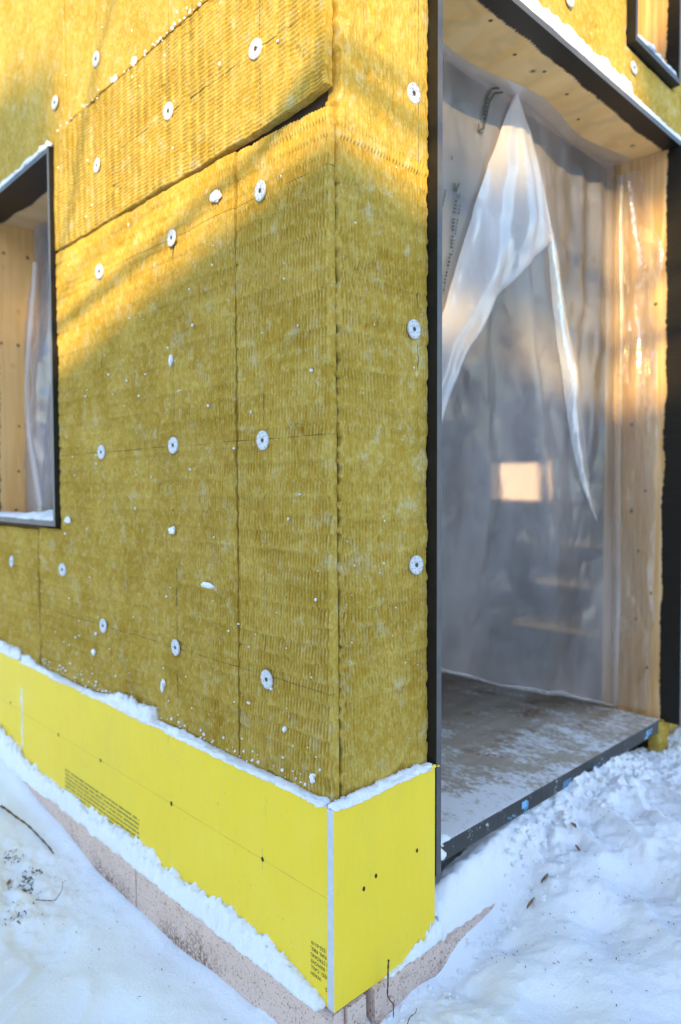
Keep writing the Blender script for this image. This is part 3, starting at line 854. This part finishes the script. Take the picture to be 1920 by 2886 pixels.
# the big doubled fold hanging like a triangular pennant from the gathered point
left = [(1.115, 2.549), (1.066, 2.425), (1.031, 2.318), (0.978, 2.183), (0.937, 2.041), (0.905, 1.895), (0.872, 1.749), (0.832, 1.572)]
right_ = [(1.137, 2.549), (1.218, 2.454), (1.306, 2.332), (1.440, 2.141), (1.267, 2.012), (1.122, 1.863), (1.015, 1.677), (0.925, 1.311)]
nl = 60; nt = 30
ss = np.linspace(0, len(left) - 1, nl)
def lerp_path(p, s):
    p = np.array(p); i = np.clip(np.floor(s).astype(int), 0, len(p) - 2); f = (s - i)[:, None]
    return p[i] * (1 - f) + p[i + 1] * f
Lp, Rp = lerp_path(left, ss), lerp_path(right_, ss)
t_ = np.linspace(0, 1, nt)[None, :, None]
XZ = Lp[:, None] * (1 - t_) + Rp[:, None] * t_
yy = sheet_y(XZ[..., 0], XZ[..., 1]) - .012 - .035 * np.sin(np.pi * t_[..., 0]) ** .8 * np.clip(ss / 3, .15, 1)[:, None] - .004 * np.sin(t_[..., 0] * 13 + ss[:, None] * .3) * np.clip(ss / 4, 0, 1)[:, None]
link('doubled_fold', mesh('doubled_fold', np.stack([XZ[..., 0], yy, XZ[..., 1]], -1).reshape(-1, 3), grid_faces(nl, nt), M['plastic_fold'], True), ps)
# a second sharp crease running down the right of the pennant
cre = [(1.353, 2.303), (1.445, 2.121), (1.510, 1.939), (1.560, 1.739), (1.610, 1.569), (1.680, 1.365), (1.745, 1.167), (1.802, 1.038)]
nl = 70; ss = np.linspace(0, len(cre) - 1, nl); Cp = lerp_path(cre, ss)
wid = .012 + .10 * np.sin(np.pi * ss / (len(cre) - 1)) 
nt = 9; t_ = np.linspace(0, 1, nt)[None, :]
Xc = Cp[:, None, 0] + (t_ - .5) * wid[:, None] * 1.1; Zc = np.repeat(Cp[:, None, 1], nt, 1) + .0 * Xc
Ym = sheet_y(Cp[:, 0], Cp[:, 1])
Ym = np.convolve(np.pad(Ym, 8, mode='edge'), np.ones(17) / 17, 'valid')
Yc = (np.minimum(sheet_y(Xc, Zc), Ym[:, None]) * .35 + Ym[:, None] * .65) - .004 - .022 * np.sin(np.pi * t_) ** 1.0 * np.sin(np.pi * np.clip(ss / (len(cre) - 1), .03, .97))[:, None]
link('crease', mesh('crease', np.stack([Xc, Yc, Zc], -1).reshape(-1, 3), grid_faces(nl, nt), M['plastic_hem'], True), ps)
# print on the sheet
def on_sheet(name, polys, dy=.006):
    V, F = [], []
    for P in polys:
        b0 = len(V)
        for (x, z) in P: V.append((x, float(sheet_y(x, z)) - dy, z))
        F.append(tuple(range(b0, b0 + len(P))))
    return link(name, mesh(name, V, F, M['ink']), ps)
def stroke(pts, w):
    out = []
    for (a, b) in zip(pts[:-1], pts[1:]):
        d = Vector((b[0] - a[0], b[1] - a[1])); n = Vector((-d.y, d.x)).normalized() * w / 2
        out.append([(a[0] - n.x, a[1] - n.y), (b[0] - n.x, b[1] - n.y), (b[0] + n.x, b[1] + n.y), (a[0] + n.x, a[1] + n.y)])
    return out
arr = stroke([(1.045, 2.55), (1.005, 2.535), (.985, 2.50), (.975, 2.44)], .006) + stroke([(1.06, 2.54), (1.02, 2.525), (1.0, 2.49), (.987, 2.40)], .006)
for k in range(7): arr += stroke([(.982 - k * .0012, 2.50 - k * .013), (.996 - k * .0014, 2.496 - k * .013)], .005)
arr += stroke([(.955, 2.41), (.962, 2.385), (.977, 2.40)], .005) + stroke([(.964, 2.388), (.984, 2.385), (.980, 2.408)], .0035)
on_sheet('printed_arrow', arr)['kind'] = 'stuff'
pr = stroke([(.897, 2.205), (.886, 2.175), (.874, 2.2)], .005) + stroke([(.905, 2.175), (.900, 2.155), (.888, 2.165)], .0022)
for k in range(26):
    z = 2.145 - k * .0115
    if k % 5 != 4: pr += stroke([(.884 - k * .0004, z), (.893 - k * .0004, z - .001)], .0062)
    if k % 6 != 3: pr += stroke([(.905 - k * .0012, z - .012), (.909 - k * .0012, z - .012)], .0075)
for k in range(9): pr += stroke([(.829, 2.165 - k * .0058), (.838, 2.165 - k * .0058)], .0036)
pr += stroke([(.838, 2.27), (.846, 2.262), (.842, 2.278)], .002)
on_sheet('small_print', pr)['kind'] = 'stuff'

# ------------------------------------------------------------------ left window
wf = empty('window_frame', (.01, 1.98, 1.04), 'black-edged plywood window box in the wall at the left edge', 'window frame')
def wm(n): return 1 if n.x < -.5 else 0
box('jamb', .009, .30, 1.531, 1.548, 1.040, 2.452, [M['dark'], M['ply_edge']], wf, .0008, wm)
box('jamb', .009, .30, 2.402, 2.420, 1.062, 2.430, [M['win_jamb'], M['ply_edge']], wf, .0008, wm)
box('head', .009, .30, 1.5485, 2.420, 2.4305, 2.4505, [M['win_head'], M['ply_edge']], wf, .0008, wm)
box('sill', .009, .30, 1.5485, 2.420, 1.040, 1.0605, [M['ply_edge'], M['ply_edge']], wf, .0008, wm)
wj = [o for o in wf.children if o.name.startswith('jamb')][1]
for (x, z) in ((.141, 2.294), (.251, 2.296), (.123, 1.869), (.2, 1.869), (.197, 1.483), (.175, 1.08), (.191, 1.266)):
    dot(wj, (x, 2.4012, z), random.uniform(.006, .009), 1, -1, 'knot')
ny, nz2 = 60, 110
ya = np.linspace(1.552, 2.40, ny); za = np.linspace(1.064, 2.428, nz2)
YA, ZA = np.meshgrid(ya, za, indexing='ij')
XA = .285 - .02 * np.abs(np.sin(YA * 13 + np.sin(ZA * 4))) - .05 * np.clip((2.30 - ZA) / .5, 0, 1) * np.clip((YA - 1.9) / .4, 0, 1) + fbm(YA * 7, ZA * 4, 61, 4) * .02
pw = link('plastic_sheet', mesh('plastic_sheet', np.stack([XA, YA, ZA], -1).reshape(-1, 3), grid_faces(ny, nz2), M['plastic_win'], True))
tag(pw, 'wrinkled polythene sheet closing the small window at the left edge', 'plastic sheet')
# sharp hanging crease of that sheet
zz = np.linspace(1.10, 2.24, 50); V = []
for i, z in enumerate(zz):
    f = i / 49
    y = 2.31 + .04 * math.sin(z * 5) ; x = .245 - .025 * math.sin(f * 3)
    for k in range(6):
        a = k / 5 * math.pi
        V.append((x - .014 * math.sin(a), y - .035 * (1 - f * .7) * math.cos(a), z))
link('crease', mesh('crease', V, grid_faces(50, 6), M['plastic_fold'], True), pw)

# ------------------------------------------------------------------ upper right window
wu = empty('window_frame', (1.7, 0, 2.8), 'black-edged window box above the doorway in the top right corner', 'window frame')
def um(n): return 1 if n.y < -.5 else 0
box('jamb', 1.507, 1.524, -.002, .30, 2.790, 3.52, [M['dark'], M['ply_edge']], wu, .0008, um)
box('jamb', 1.908, 1.926, -.002, .30, 2.8105, 3.50, [M['jamb_wood'], M['ply_edge']], wu, .0008, um)
box('sill', 1.5245, 1.926, -.002, .30, 2.790, 2.810, [M['dark'], M['ply_edge']], wu, .0008, um)
box('head', 1.5245, 1.926, -.002, .30, 3.5005, 3.52, [M['soffit'], M['ply_edge']], wu, .0008, um)
box('back_panel', 1.5245, 1.907, .285, .299, 2.811, 3.50, M['pine'], wu)

# ------------------------------------------------------------------ snow lying on things
def line(a, b, n): return np.array(a)[None] + np.linspace(0, 1, n)[:, None] * (np.array(b) - np.array(a))[None]
X_, Y_, Z_ = (1, 0, 0), (0, 1, 0), (0, 0, 1)
n = 620
C = line((.013, .035, .462), (.013, 1.90, .464), n)
hh = .010 + .006 * fbm(C[:, 1] * 9, C[:, 1] * 0, 71, 3)
slab = ((C[:, 1] > .815) & (C[:, 1] < 1.285)) * 1.0
hh = hh * np.clip(.75 + 1.2 * fbm(C[:, 1] * 4, C[:, 1] * 0 + 4, 69, 3), .35, 1.5)
hh = np.clip(hh, .0035, 1) + slab * (.030 + .004 * fbm(C[:, 1] * 12, C[:, 1] * 0, 72, 3)) * np.clip((1.29 - C[:, 1]) / .25, .25, 1)
hh = hh + .016 * np.clip((C[:, 1] - 1.75) / .1, 0, 1)
tag(heap('snow_ledge', C, X_, Z_, .0165, hh, .004, M['snow'], .55, 14, 73), 'long thin snow ridge with a thicker slab, on top of the long yellow board', 'snow')
C = line((.015, 1.93, .468), (.015, 3.2, .472), 260)
tag(heap('snow_ledge', C, X_, Z_, .018, .034, .004, M['snow'], .6, 12, 74), 'thick snow ridge on the far left yellow board beyond the joint', 'snow')
C = line((.004, .014, .4615), (.360, .014, .4625), 180)
tag(heap('snow_ledge', C, Y_, Z_, .0175, (.011 + .005 * fbm(C[:, 0] * 25, C[:, 0] * 0, 70, 3)) + .006 * np.exp(-((C[:, 0] - .07) / .05) ** 2), .003, M['snow'], .55, 16, 75), 'snow ridge on top of the square yellow board right of the corner', 'snow')
zb_y = [.02, .045, .18, .39, .56, .72, .755, .80, .88, 1.24, 1.69, 1.88, 1.90, 2.1, 2.6, 3.2]
zb_z = [.010, .018, .055, .065, .060, .056, .050, .072, .077, .060, .061, .075, .105, .13, .16, .16]
C = line((.004, .03, -.004), (.004, 3.2, -.004), 900)
hz = np.interp(C[:, 1], zb_y, zb_z)
tag(heap('snow_bank', C, X_, Z_, .027, hz, .004, M['snow'], .30, 16, 76, seg=40), 'white snow bank lying on the pink footing along the foot of the long yellow board', 'snow')
C = line((.165, .0, -.002), (.39, .002, .004), 60)
hz = .004 + .045 * np.clip((C[:, 0] - .23) / .14, 0, 1) * (.6 + .8 * vn(C[:, 0] * 45, C[:, 0] * 0, 5))
tag(heap('snow_bank', C, Y_, Z_, .012, hz, .003, M['snow'], .5, 30, 77), 'snow clinging to the lower edge of the square yellow board near the doorway', 'snow')
C = line((.40, .014, 2.575), (2.0, .014, 2.575), 150)
hz = (.060 + .012 * fbm(C[:, 0] * 6, C[:, 0] * 0, 78, 3)) * np.where(C[:, 0] > 1.50, .5, 1)
tag(heap('snow_ledge', C, Y_, Z_, .015, hz, .001, M['snow'], .28, 14, 79), 'snow strip lying on the black lintel over the doorway', 'snow')
C = line((.022, 1.533, 2.4510), (.022, 2.42, 2.4510), 110)
tag(heap('snow_ledge', C, X_, Z_, .016, .022 + .010 * np.exp(-((C[:, 1] - 1.545) / .03) ** 2), .003, M['snow'], .35, 15, 80), 'snow strip on top of the small window box at the left edge', 'snow')
C = line((.085, 1.552, 1.061), (.085, 2.398, 1.061), 100)
hz = .015 + .016 * np.exp(-((C[:, 1] - 1.80) / .12) ** 2)
tag(heap('snow_ledge', C, X_, Z_, .070, hz, .001, M['snow'], .35, 10, 81), 'snow lying on the sill inside the small window at the left edge', 'snow')
C = line((1.526, .05, 2.811), (1.906, .05, 2.811), 60)
tag(heap('snow_ledge', C, Y_, Z_, .050, .040, .001, M['snow'], .3, 14, 82), 'snow lying on the sill of the window in the top right corner', 'snow')
# joint snow between the two long yellow boards
C = line((.008, 1.887, .10), (.008, 1.887, .36), 60)
tag(heap('snow_strip', C, Y_, X_, .006, .002, .007, M['snow'], .8, 30, 83), 'thin white snow line packed in the joint between two yellow boards', 'snow')
# snow heap at the foot of the left door jamb, on the sill
tag(clump('snow_clump', (.425, .07, .214), (.055, .06, .030), 3, M['snow'], n=22), 'rounded snow heap on the sill at the foot of the left jamb', 'snow')
# clumps on the wool and elsewhere
for (c, r, lab) in (
    ((.016, .471, 1.962), (.014, .030, .020), 'largest snow clump stuck high on the wool below the sunlit board'),
    ((.020, .712, 1.558), (.010, .010, .020), 'upright snow blob hanging in a gouge at mid height of the wool'),
    ((.018, .530, .916), (.010, .034, .010), 'row of crumbly snow low on the wool left of the long seam'),
    ((.016, 1.446, 1.066), (.016, .028, .016), 'round snow lump beside the lower corner of the left window'),
    ((.019, .712, 1.060), (.009, .020, .015), 'small snow crescent on the wool below the middle fastener row'),
    ((.014, .780, .585), (.012, .014, .024), 'pale snow blob low on the wool above the snow slab'),
    ((.014, 1.250, .610), (.012, .020, .016), 'snow lump low on the wool between slab and lower fastener'),
    ((.012, .095, .505), (.010, .012, .014), 'little snow knob just above the ledge by the corner'),
    ((.004, 1.505, .275), (.004, .010, .020), 'snow smear above a drill hole in the long yellow board'),
    ((.010, 1.03, 2.494), (.010, .018, .014), 'snow crumb caught on the upper wool seam near its middle'),
    ((.010, .90, 2.495), (.010, .022, .015), 'larger snow crumb caught on the upper wool seam nearer the corner')):
    tag(clump('snow_clump', (W - .003, c[1], c[2]), (r[0] * .5, r[1] * .72, r[2] * .72), int(abs(c[1] * 977 + c[2] * 131)) % 90, M['snow']), lab, 'snow', 'snow clumps stuck to the wall')
# tiny flecks of snow sprinkled on the wall
rng = np.random.RandomState(4); gs = []
for i in range(170):
    y = rng.uniform(.06, 1.74); z = .47 + 2.4 * rng.rand() ** 1.6
    if y > 1.5 and z > 1.0: continue
    r = rng.uniform(.0010, .0034) * (1.5 if rng.rand() < .12 else 1)
    gs.append(clump_geo((W - .002, y, z), (r, r * rng.uniform(.8, 1.6), r * rng.uniform(.8, 1.6)), i, 5))
for i in range(70):   # along the ledge and the upper seam
    y = rng.uniform(.08, 1.75); r = rng.uniform(.0012, .0042)
    gs.append(clump_geo((W - .004, y, .478 + abs(rng.normal()) * .02), (r, r, r), i + 300, 7))
for i in range(45):
    y = rng.uniform(.5, 1.5); r = rng.uniform(.0012, .0042)
    gs.append(clump_geo((W - .006, y, 2.492 + rng.normal() * .006), (r, r * 1.3, r), i + 500, 5))
for i in range(60):
    x = rng.uniform(.06, .36); z = rng.uniform(.47, 2.3); r = rng.uniform(.001, .003)
    gs.append(clump_geo((x, W + .006, z), (r, r, r), i + 600, 5))
Pf, Ff = join_geo(gs)
tag(link('snow_flecks', mesh('snow_flecks', Pf, Ff, M['snow'], True)), 'tiny flecks of snow sprinkled over the wool', 'snow', kind='stuff')
# crumbs of snow along the bank below the sill
gs = []
for i in range(260):
    x = rng.uniform(.68, 2.1); y = .015 - abs(rng.normal()) * .05; r = rng.uniform(.003, .011)
    gs.append(clump_geo((x, y, gz(x, y) + r * .1), (r * 1.2, r * .9, r * .7), i, 9))
for i in range(60):
    x = rng.uniform(.12, .66); y = -.02 - abs(rng.normal()) * .04; r = rng.uniform(.003, .009)
    gs.append(clump_geo((x, y, gz(x, y) + r * .2), (r, r, r * .8), i + 700, 7))
Pf, Ff = join_geo(gs)
tag(link('snow_crumbs', mesh('snow_crumbs', Pf, Ff, M['snow'], True)), 'crumbled snow along the bank below the door sill', 'snow', kind='stuff')

# ------------------------------------------------------------------ twigs, leaves, weeds
def twig(name, pts, r, label, cat='twig', side=()):
    q = [Vector(p) for p in pts]; sm = []
    for i in range(len(q) - 1):
        p0, p1, p2, p3 = q[max(i - 1, 0)], q[i], q[i + 1], q[min(i + 2, len(q) - 1)]
        for k in range(6):
            u = k / 6
            sm.append(.5 * (2 * p1 + (p2 - p0) * u + (2 * p0 - 5 * p1 + 4 * p2 - p3) * u * u + (3 * p1 - p0 - 3 * p2 + p3) * u ** 3))
    pts = sm + [q[-1]]
    o = tube(name, pts, [r * (1 + .25 * math.sin(i * 1.7)) * (1 - .5 * i / (len(pts) - 1)) for i in range(len(pts))], M['bark'], seg=7)
    tag(o, label, cat)
    for s in side: tube('side_shoot', s, [r * .5, r * .3, r * .2][:len(s)], M['bark'], o, seg=5)
    return o
twig('twig', [(.150, -.03, .066), (.146, -.032, .045), (.142, -.035, .012), (.1405, -.035, -.012), (.149, -.036, -.030), (.158, -.037, -.043), (.159, -.037, -.075)], .0022,
     'thin brown twig bent against the foot of the square yellow board', side=([(.158, -.037, -.043), (.162, -.038, -.035), (.163, -.038, -.032)],))
g = gz(.17, -.07)
twig('twig', [(.165, -.075, g + .006), (.180, -.07, g + .014), (.195, -.075, g + .020), (.205, -.07, g + .024)], .0012, 'tiny twig lying on the snow below the corner')
def gp(x, y, h): return (x, y, gz(x, y) + h)
twig('stick', [gp(-.150, 1.70, .006), gp(-.150, 1.655, .014), gp(-.135, 1.58, .016), gp(-.122, 1.51, .016), gp(-.110, 1.44, .012), gp(-.102, 1.36, .006), gp(-.100, 1.32, -.004)], .0042, 'dark curved stick half buried in the snow at the left edge', 'stick')
twig('twig', [gp(-.24, 1.12, .006), gp(-.215, 1.10, .010), gp(-.19, 1.09, .012), gp(-.165, 1.10, .016), gp(-.15, 1.13, .024)], .0015, 'fine bent twig lying on the trampled snow at far left', 'twig')
def leaf(x, y, l, w_, yaw, label, m='leafy', lift=.002):
    V = []; F = []
    for i in range(6):
        f = i / 5; ww = w_ * math.sin(math.pi * (.08 + .84 * f)) 
        for j in (-1, 0, 1):
            a = (f - .5) * l; b = j * ww / 2
            V.append((x + a * math.cos(yaw) - b * math.sin(yaw), y + a * math.sin(yaw) + b * math.cos(yaw), gz(x, y) + lift + .10 * l * f + (.006 if j else 0)))
    for i in range(5):
        for j in range(2):
            F.append((i * 3 + j, i * 3 + j + 1, i * 3 + j + 4, i * 3 + j + 3))
    o = link('dead_leaf', mesh('dead_leaf', V, F, M[m], True)); tag(o, label, 'leaf', 'dead leaves on the snow'); return o
leaf(.668, -.10, .050, .009, .12, 'brown dead leaf edge in the snow past the broken pink board')
leaf(.735, -.105, .045, .008, .08, 'dark brown leaf farther along the same snow furrow', lift=.001)
leaf(.950, -.08, .022, .014, 1.2, 'small upright tan leaf on the snow bank below the sill')
leaf(.90, -.12, .035, .008, .9, 'thin tan leaf rim beside a footprint in the snow')
leaf(-.255, 1.30, .030, .016, .6, 'small tan leaf in the weedy snow at the left edge')
def weed(cx, cy, n, sp, label, seed, up=.02):
    r = random.Random(seed); gsV, gsF = [], []
    for i in range(n):
        x = cx + r.gauss(0, sp); y = cy + r.gauss(0, sp); z = gz(x, y); a = r.uniform(0, 6.3); l = r.uniform(.004, .016); w_ = r.uniform(.001, .003)
        h = r.uniform(.002, up); b0 = len(gsV)
        dx, dy = math.cos(a), math.sin(a)
        gsV += [(x - dy * w_, y + dx * w_, z - .002), (x + dy * w_, y - dx * w_, z - .002), (x + dx * l * .6 + dy * w_ * .6, y + dy * l * .6 - dx * w_ * .6, z + h), (x + dx * l, y + dy * l, z + h * .6)]
        gsF.append((b0, b0 + 1, b0 + 2, b0 + 3))
    o = link('weed_tuft', mesh('weed_tuft', gsV, gsF, [M['dirt'], M['grass'], M['leafy']], False, [r.choice((0, 0, 1, 2)) for _ in gsF]))
    o['kind'] = 'stuff'
    return tag(o, label, 'weeds')
weed(-.235, 1.215, 46, .018, 'brown weed tuft showing through trampled snow at far left', 1, .012)
weed(-.215, 1.385, 26, .012, 'dark weed tuft in the snow behind the tan leaf', 2, .012)
weed(-.20, 1.27, 30, .016, 'scattered brown stalks between the two weed tufts at far left', 5, .01)
weed(-.30, 1.10, 22, .025, 'sparse dry stalks in the snow at the very left edge', 3, .012)
# dark specks of soil and needles scattered over the right-hand snow
r = random.Random(21); V, F = [], []
for i in range(260):
    x = .45 + abs(r.gauss(0, .6)); y = -.05 - abs(r.gauss(0, .28)); z = gz(x, y) + .0012
    if i % 5 == 0: x = -.05 - abs(r.gauss(0, .2)); y = r.uniform(.2, 1.7); z = gz(x, y) + .0012
    a = r.uniform(0, 3.14); l = r.uniform(.001, .0055); w_ = r.uniform(.0006, .0018)
    b0 = len(V); c_, s_ = math.cos(a), math.sin(a)
    V += [(x - c_ * l, y - s_ * l, z), (x + s_ * w_, y - c_ * w_, z), (x + c_ * l, y + s_ * l, z + .002), (x - s_ * w_, y + c_ * w_, z)]
    F.append((b0, b0 + 1, b0 + 2, b0 + 3))
tag(link('soil_specks', mesh('soil_specks', V, F, M['dirt'])), 'dark specks of soil and needles on the snow', 'debris', kind='stuff')

# ------------------------------------------------------------------ house interior and shell
def st(o): return tag(o, kind='structure')
st(box('interior_floor', .31, 4.2, 1.902, 5.0, .10, .221, M['floor']))
st(box('interior_floor', 1.90, 4.2, .31, 1.90, .10, .2205, M['floor']))
st(box('interior_floor', .31, .387, .31, 1.90, .10, .2205, M['floor']))
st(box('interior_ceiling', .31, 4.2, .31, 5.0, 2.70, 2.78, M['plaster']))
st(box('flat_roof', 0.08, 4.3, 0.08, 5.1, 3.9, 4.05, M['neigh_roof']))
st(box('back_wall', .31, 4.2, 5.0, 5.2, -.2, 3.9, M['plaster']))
# east wall with a small opening added to let the sunlit boards show
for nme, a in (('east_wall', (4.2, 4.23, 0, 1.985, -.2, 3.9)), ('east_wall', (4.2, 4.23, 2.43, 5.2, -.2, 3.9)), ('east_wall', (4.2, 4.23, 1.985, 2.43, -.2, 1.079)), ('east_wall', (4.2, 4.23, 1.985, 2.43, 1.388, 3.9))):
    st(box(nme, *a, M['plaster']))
st(box('light_block_wall', .60, .66, 1.02, 5.0, .222, 2.70, M['plaster']))  # unseen wall added to keep the left window's light from the doorway room
stair = empty('staircase', (2.3, .6, .22), 'pale wooden stair treads dimly seen through the polythene at lower right', 'stairs')
for i, (z, ya, yb) in enumerate(((.46, .34, .92), (.685, .34, .80), (.885, .42, .66))):
    box('tread', 2.16 + i * .02, 2.42 + i * .02, ya, yb, z, z + .032, M['pine'], stair, .003)
    box('riser', 2.40 + i * .02, 2.42 + i * .02, ya, yb, z - .20, z - .001, M['plaster'], stair)

# ------------------------------------------------------------------ surroundings that shade the scene
S = Vector((.70711, -.70711, 0)); H = Vector((.70711, .70711, 0))
def at(D, s, z): return -H * D + S * s + Vector((0, 0, z))
def zt(D, t): return (t + D * math.sin(SUN_EL)) / math.cos(SUN_EL)
def obox(name, D0, D1, s0, s1, z0, z1, m, parent):
    V = [at(D, s, z) for D in (D0, D1) for s in (s0, s1) for z in (z0, z1)]
    F = [(0, 1, 3, 2), (4, 6, 7, 5), (0, 4, 5, 1), (2, 3, 7, 6), (0, 2, 6, 4), (1, 5, 7, 3)]
    return link(name, mesh(name, V, F, m), parent)
ND = 16.0
nh = empty('shade_house', at(ND, 0, -.06), 'unseen long low house added behind the photographer, its gable roof shading the lower walls', 'house')
RZ = zt(ND, 1.90)  # unseen house added as sun blocker; ridge height sets the shade edge
obox('wall', ND - 2.5, ND + 2.5, -11, 11, -.1, RZ - 1.6, M['neigh_wall'], nh)
V = []
for s in (-11.4, 11.4):
    V += [at(ND - 2.9, s, RZ - 1.7), at(ND, s, RZ), at(ND + 2.9, s, RZ - 1.7), at(ND - 2.9, s, RZ - 1.85), at(ND, s, RZ - .15), at(ND + 2.9, s, RZ - 1.85)]
F = [(0, 1, 7, 6), (1, 2, 8, 7), (3, 9, 10, 4), (4, 10, 11, 5), (0, 6, 9, 3), (2, 5, 11, 8), (0, 3, 4, 1), (1, 4, 5, 2), (6, 7, 10, 9), (7, 8, 11, 10)]
link('roof', mesh('roof', V, F, M['neigh_roof']), nh)
for s in (-6, -3, 3, 6): obox('window', ND - 2.53, ND - 2.505, s - .5, s + .5, 1.0, 2.2, M['glass'], nh)
obox('door', ND - 2.53, ND - 2.505, -.5, .5, -.05, 2.05, M['dark'], nh)
def pine_tree(D, s, tc, rs, rt, seed, label, extra=(), n=8000):
    r = np.random.RandomState(seed)
    zc = zt(D, tc)
    t = empty('pine_tree', at(D, s, -.06), label, 'tree', 'trees behind the photographer')
    tube('trunk', [at(D, s, -.1), at(D, s + .05, zc * .5), at(D, s, zc), at(D, s, zc + rt * .6)], [.13, .10, .05, .02], M['bark'], t, 10)
    for k in range(7):
        z0 = zc + r.uniform(-rt, rt * .4); a = r.uniform(0, 6.28); l = rs * r.uniform(.5, .95)
        p0 = at(D, s, z0); p1 = p0 + Vector((math.cos(a) * l, math.sin(a) * l, l * .2))
        tube('limb', [p0, (p0 + p1) / 2 + Vector((0, 0, .03)), p1], [.025, .016, .006], M['bark'], t, 6)
    u = r.normal(size=(n, 3)); u /= np.linalg.norm(u, axis=1)[:, None]; rad = r.rand(n) ** .45
    cl = r.normal(size=(26, 3)); cl /= np.linalg.norm(cl, axis=1)[:, None]; cl *= (r.rand(26) ** .5)[:, None] * .8
    pk = cl[r.randint(0, 26, n)] + u * rad[:, None] * .33
    base = np.array(at(D, s, zc))
    P = base + np.stack([pk[:, 0] * rs, pk[:, 1] * rs, pk[:, 2] * rt], -1)
    d1 = r.normal(size=(n, 3)); d1 /= np.linalg.norm(d1, axis=1)[:, None]
    d2 = np.cross(d1, r.normal(size=(n, 3))); d2 /= np.linalg.norm(d2, axis=1)[:, None]
    a = .055; b = .014
    V = np.stack([P - d1 * a - d2 * b, P + d1 * a - d2 * b, P + d1 * a + d2 * b, P - d1 * a + d2 * b], 1).reshape(-1, 3)
    F = np.arange(n * 4).reshape(n, 4)
    link('crown', mesh('crown', V, F, M['needles']), t)
    for (pts, rad_) in extra:
        tube('limb', [at(D, a_, zt(D, b_)) for a_, b_ in pts], rad_, M['bark'], t, 6)
pine_tree(20, -1.82, 2.62, .80, .90, 1, 'shaggy pine crown rising over the roof at the left')
pine_tree(20, 1.56, 2.95, .50, .34, 2, 'smaller pine crown rising over the roof at the right',
          extra=(([(1.62, 2.6), (1.3, 2.40), (1.0, 2.36), (.85, 2.34)], [.03, .022, .016, .008]), ([(1.62, 2.3), (1.3, 2.16), (1.0, 2.13), (.5, 2.10), (.1, 2.07), (-.1, 2.06)], [.035, .026, .02, .016, .012, .006])))
def bare_tree(D, s, t_top, limbs, label):
    t = empty('bare_tree', at(D, s, -.06), label, 'tree', 'trees behind the photographer')
    zt_ = zt(D, t_top)
    tube('trunk', [at(D, s, -.1), at(D, s + .04, zt_ * .4), at(D, s - .02, zt_ * .8), at(D, s, zt_)], [.09, .07, .045, .02], M['bark'], t, 10)
    for pts, r in limbs:
        tube('limb', [at(D, a, zt(D, b)) for a, b in pts], [r * (1 - .55 * i / (len(pts) - 1)) for i in range(len(pts))], M['bark'], t, 7)
bare_tree(6.5, -1.45, 1.9, [([(-1.45, 1.80), (-1.1, 2.04), (-.6, 2.00), (-.2, 1.99), (.1, 2.05), (.35, 2.07)], .030), ([(-1.45, 1.85), (-1.2, 2.1), (-1.0, 2.3), (-.8, 2.75), (-.6, 3.0)], .022),
          ([(-1.2, 2.1), (-.9, 2.16), (-.5, 2.13)], .014), ([(-.2, 1.99), (0, 2.09), (.22, 2.16)], .018)], 'leafless tree with low spreading limbs, left behind the photographer')
bare_tree(6.5, 1.85, 2.5, [([(1.85, 2.3), (1.5, 2.38), (1.2, 2.375), (.9, 2.42)], .024), ([(1.85, 2.05), (1.5, 2.13), (1.2, 2.14), (.95, 2.12), (.6, 2.22)], .026), ([(1.85, 2.45), (1.5, 2.7), (1.2, 2.8), (.9, 2.78)], .022)],
          'leafless tree with low spreading limbs, right behind the photographer')
pine_tree(20, .58, 2.26, .36, .30, 5, 'thin young pine tip rising just over the roof ridge', n=900)
pine_tree(21, -7.5, 3.2, 1.2, 1.6, 3, 'broad pine standing far left behind the roof')
pine_tree(21, 7.2, 3.4, 1.3, 1.7, 4, 'broad pine standing far right behind the roof')
# added sunlit board building, makes the pale square seen through sheet and east opening
bn = empty('added_barn', (16, 9, -.06), 'added sunlit board building that gives the pale square of light through the polythene', 'added_barn')
k = 0
for i in range(40):
    y = 4 + i * .25
    box('board', 14.0, 14.03 + .008 * (i % 2), y, y + .245, -.1, 3.4, M['added_barn'], bn)
box('wall', 14.04, 18, 4, 14, -.1, 3.39, M['neigh_wall'], bn)
box('roof', 13.7, 18.3, 3.7, 14.3, 3.4, 3.6, M['neigh_roof'], bn)
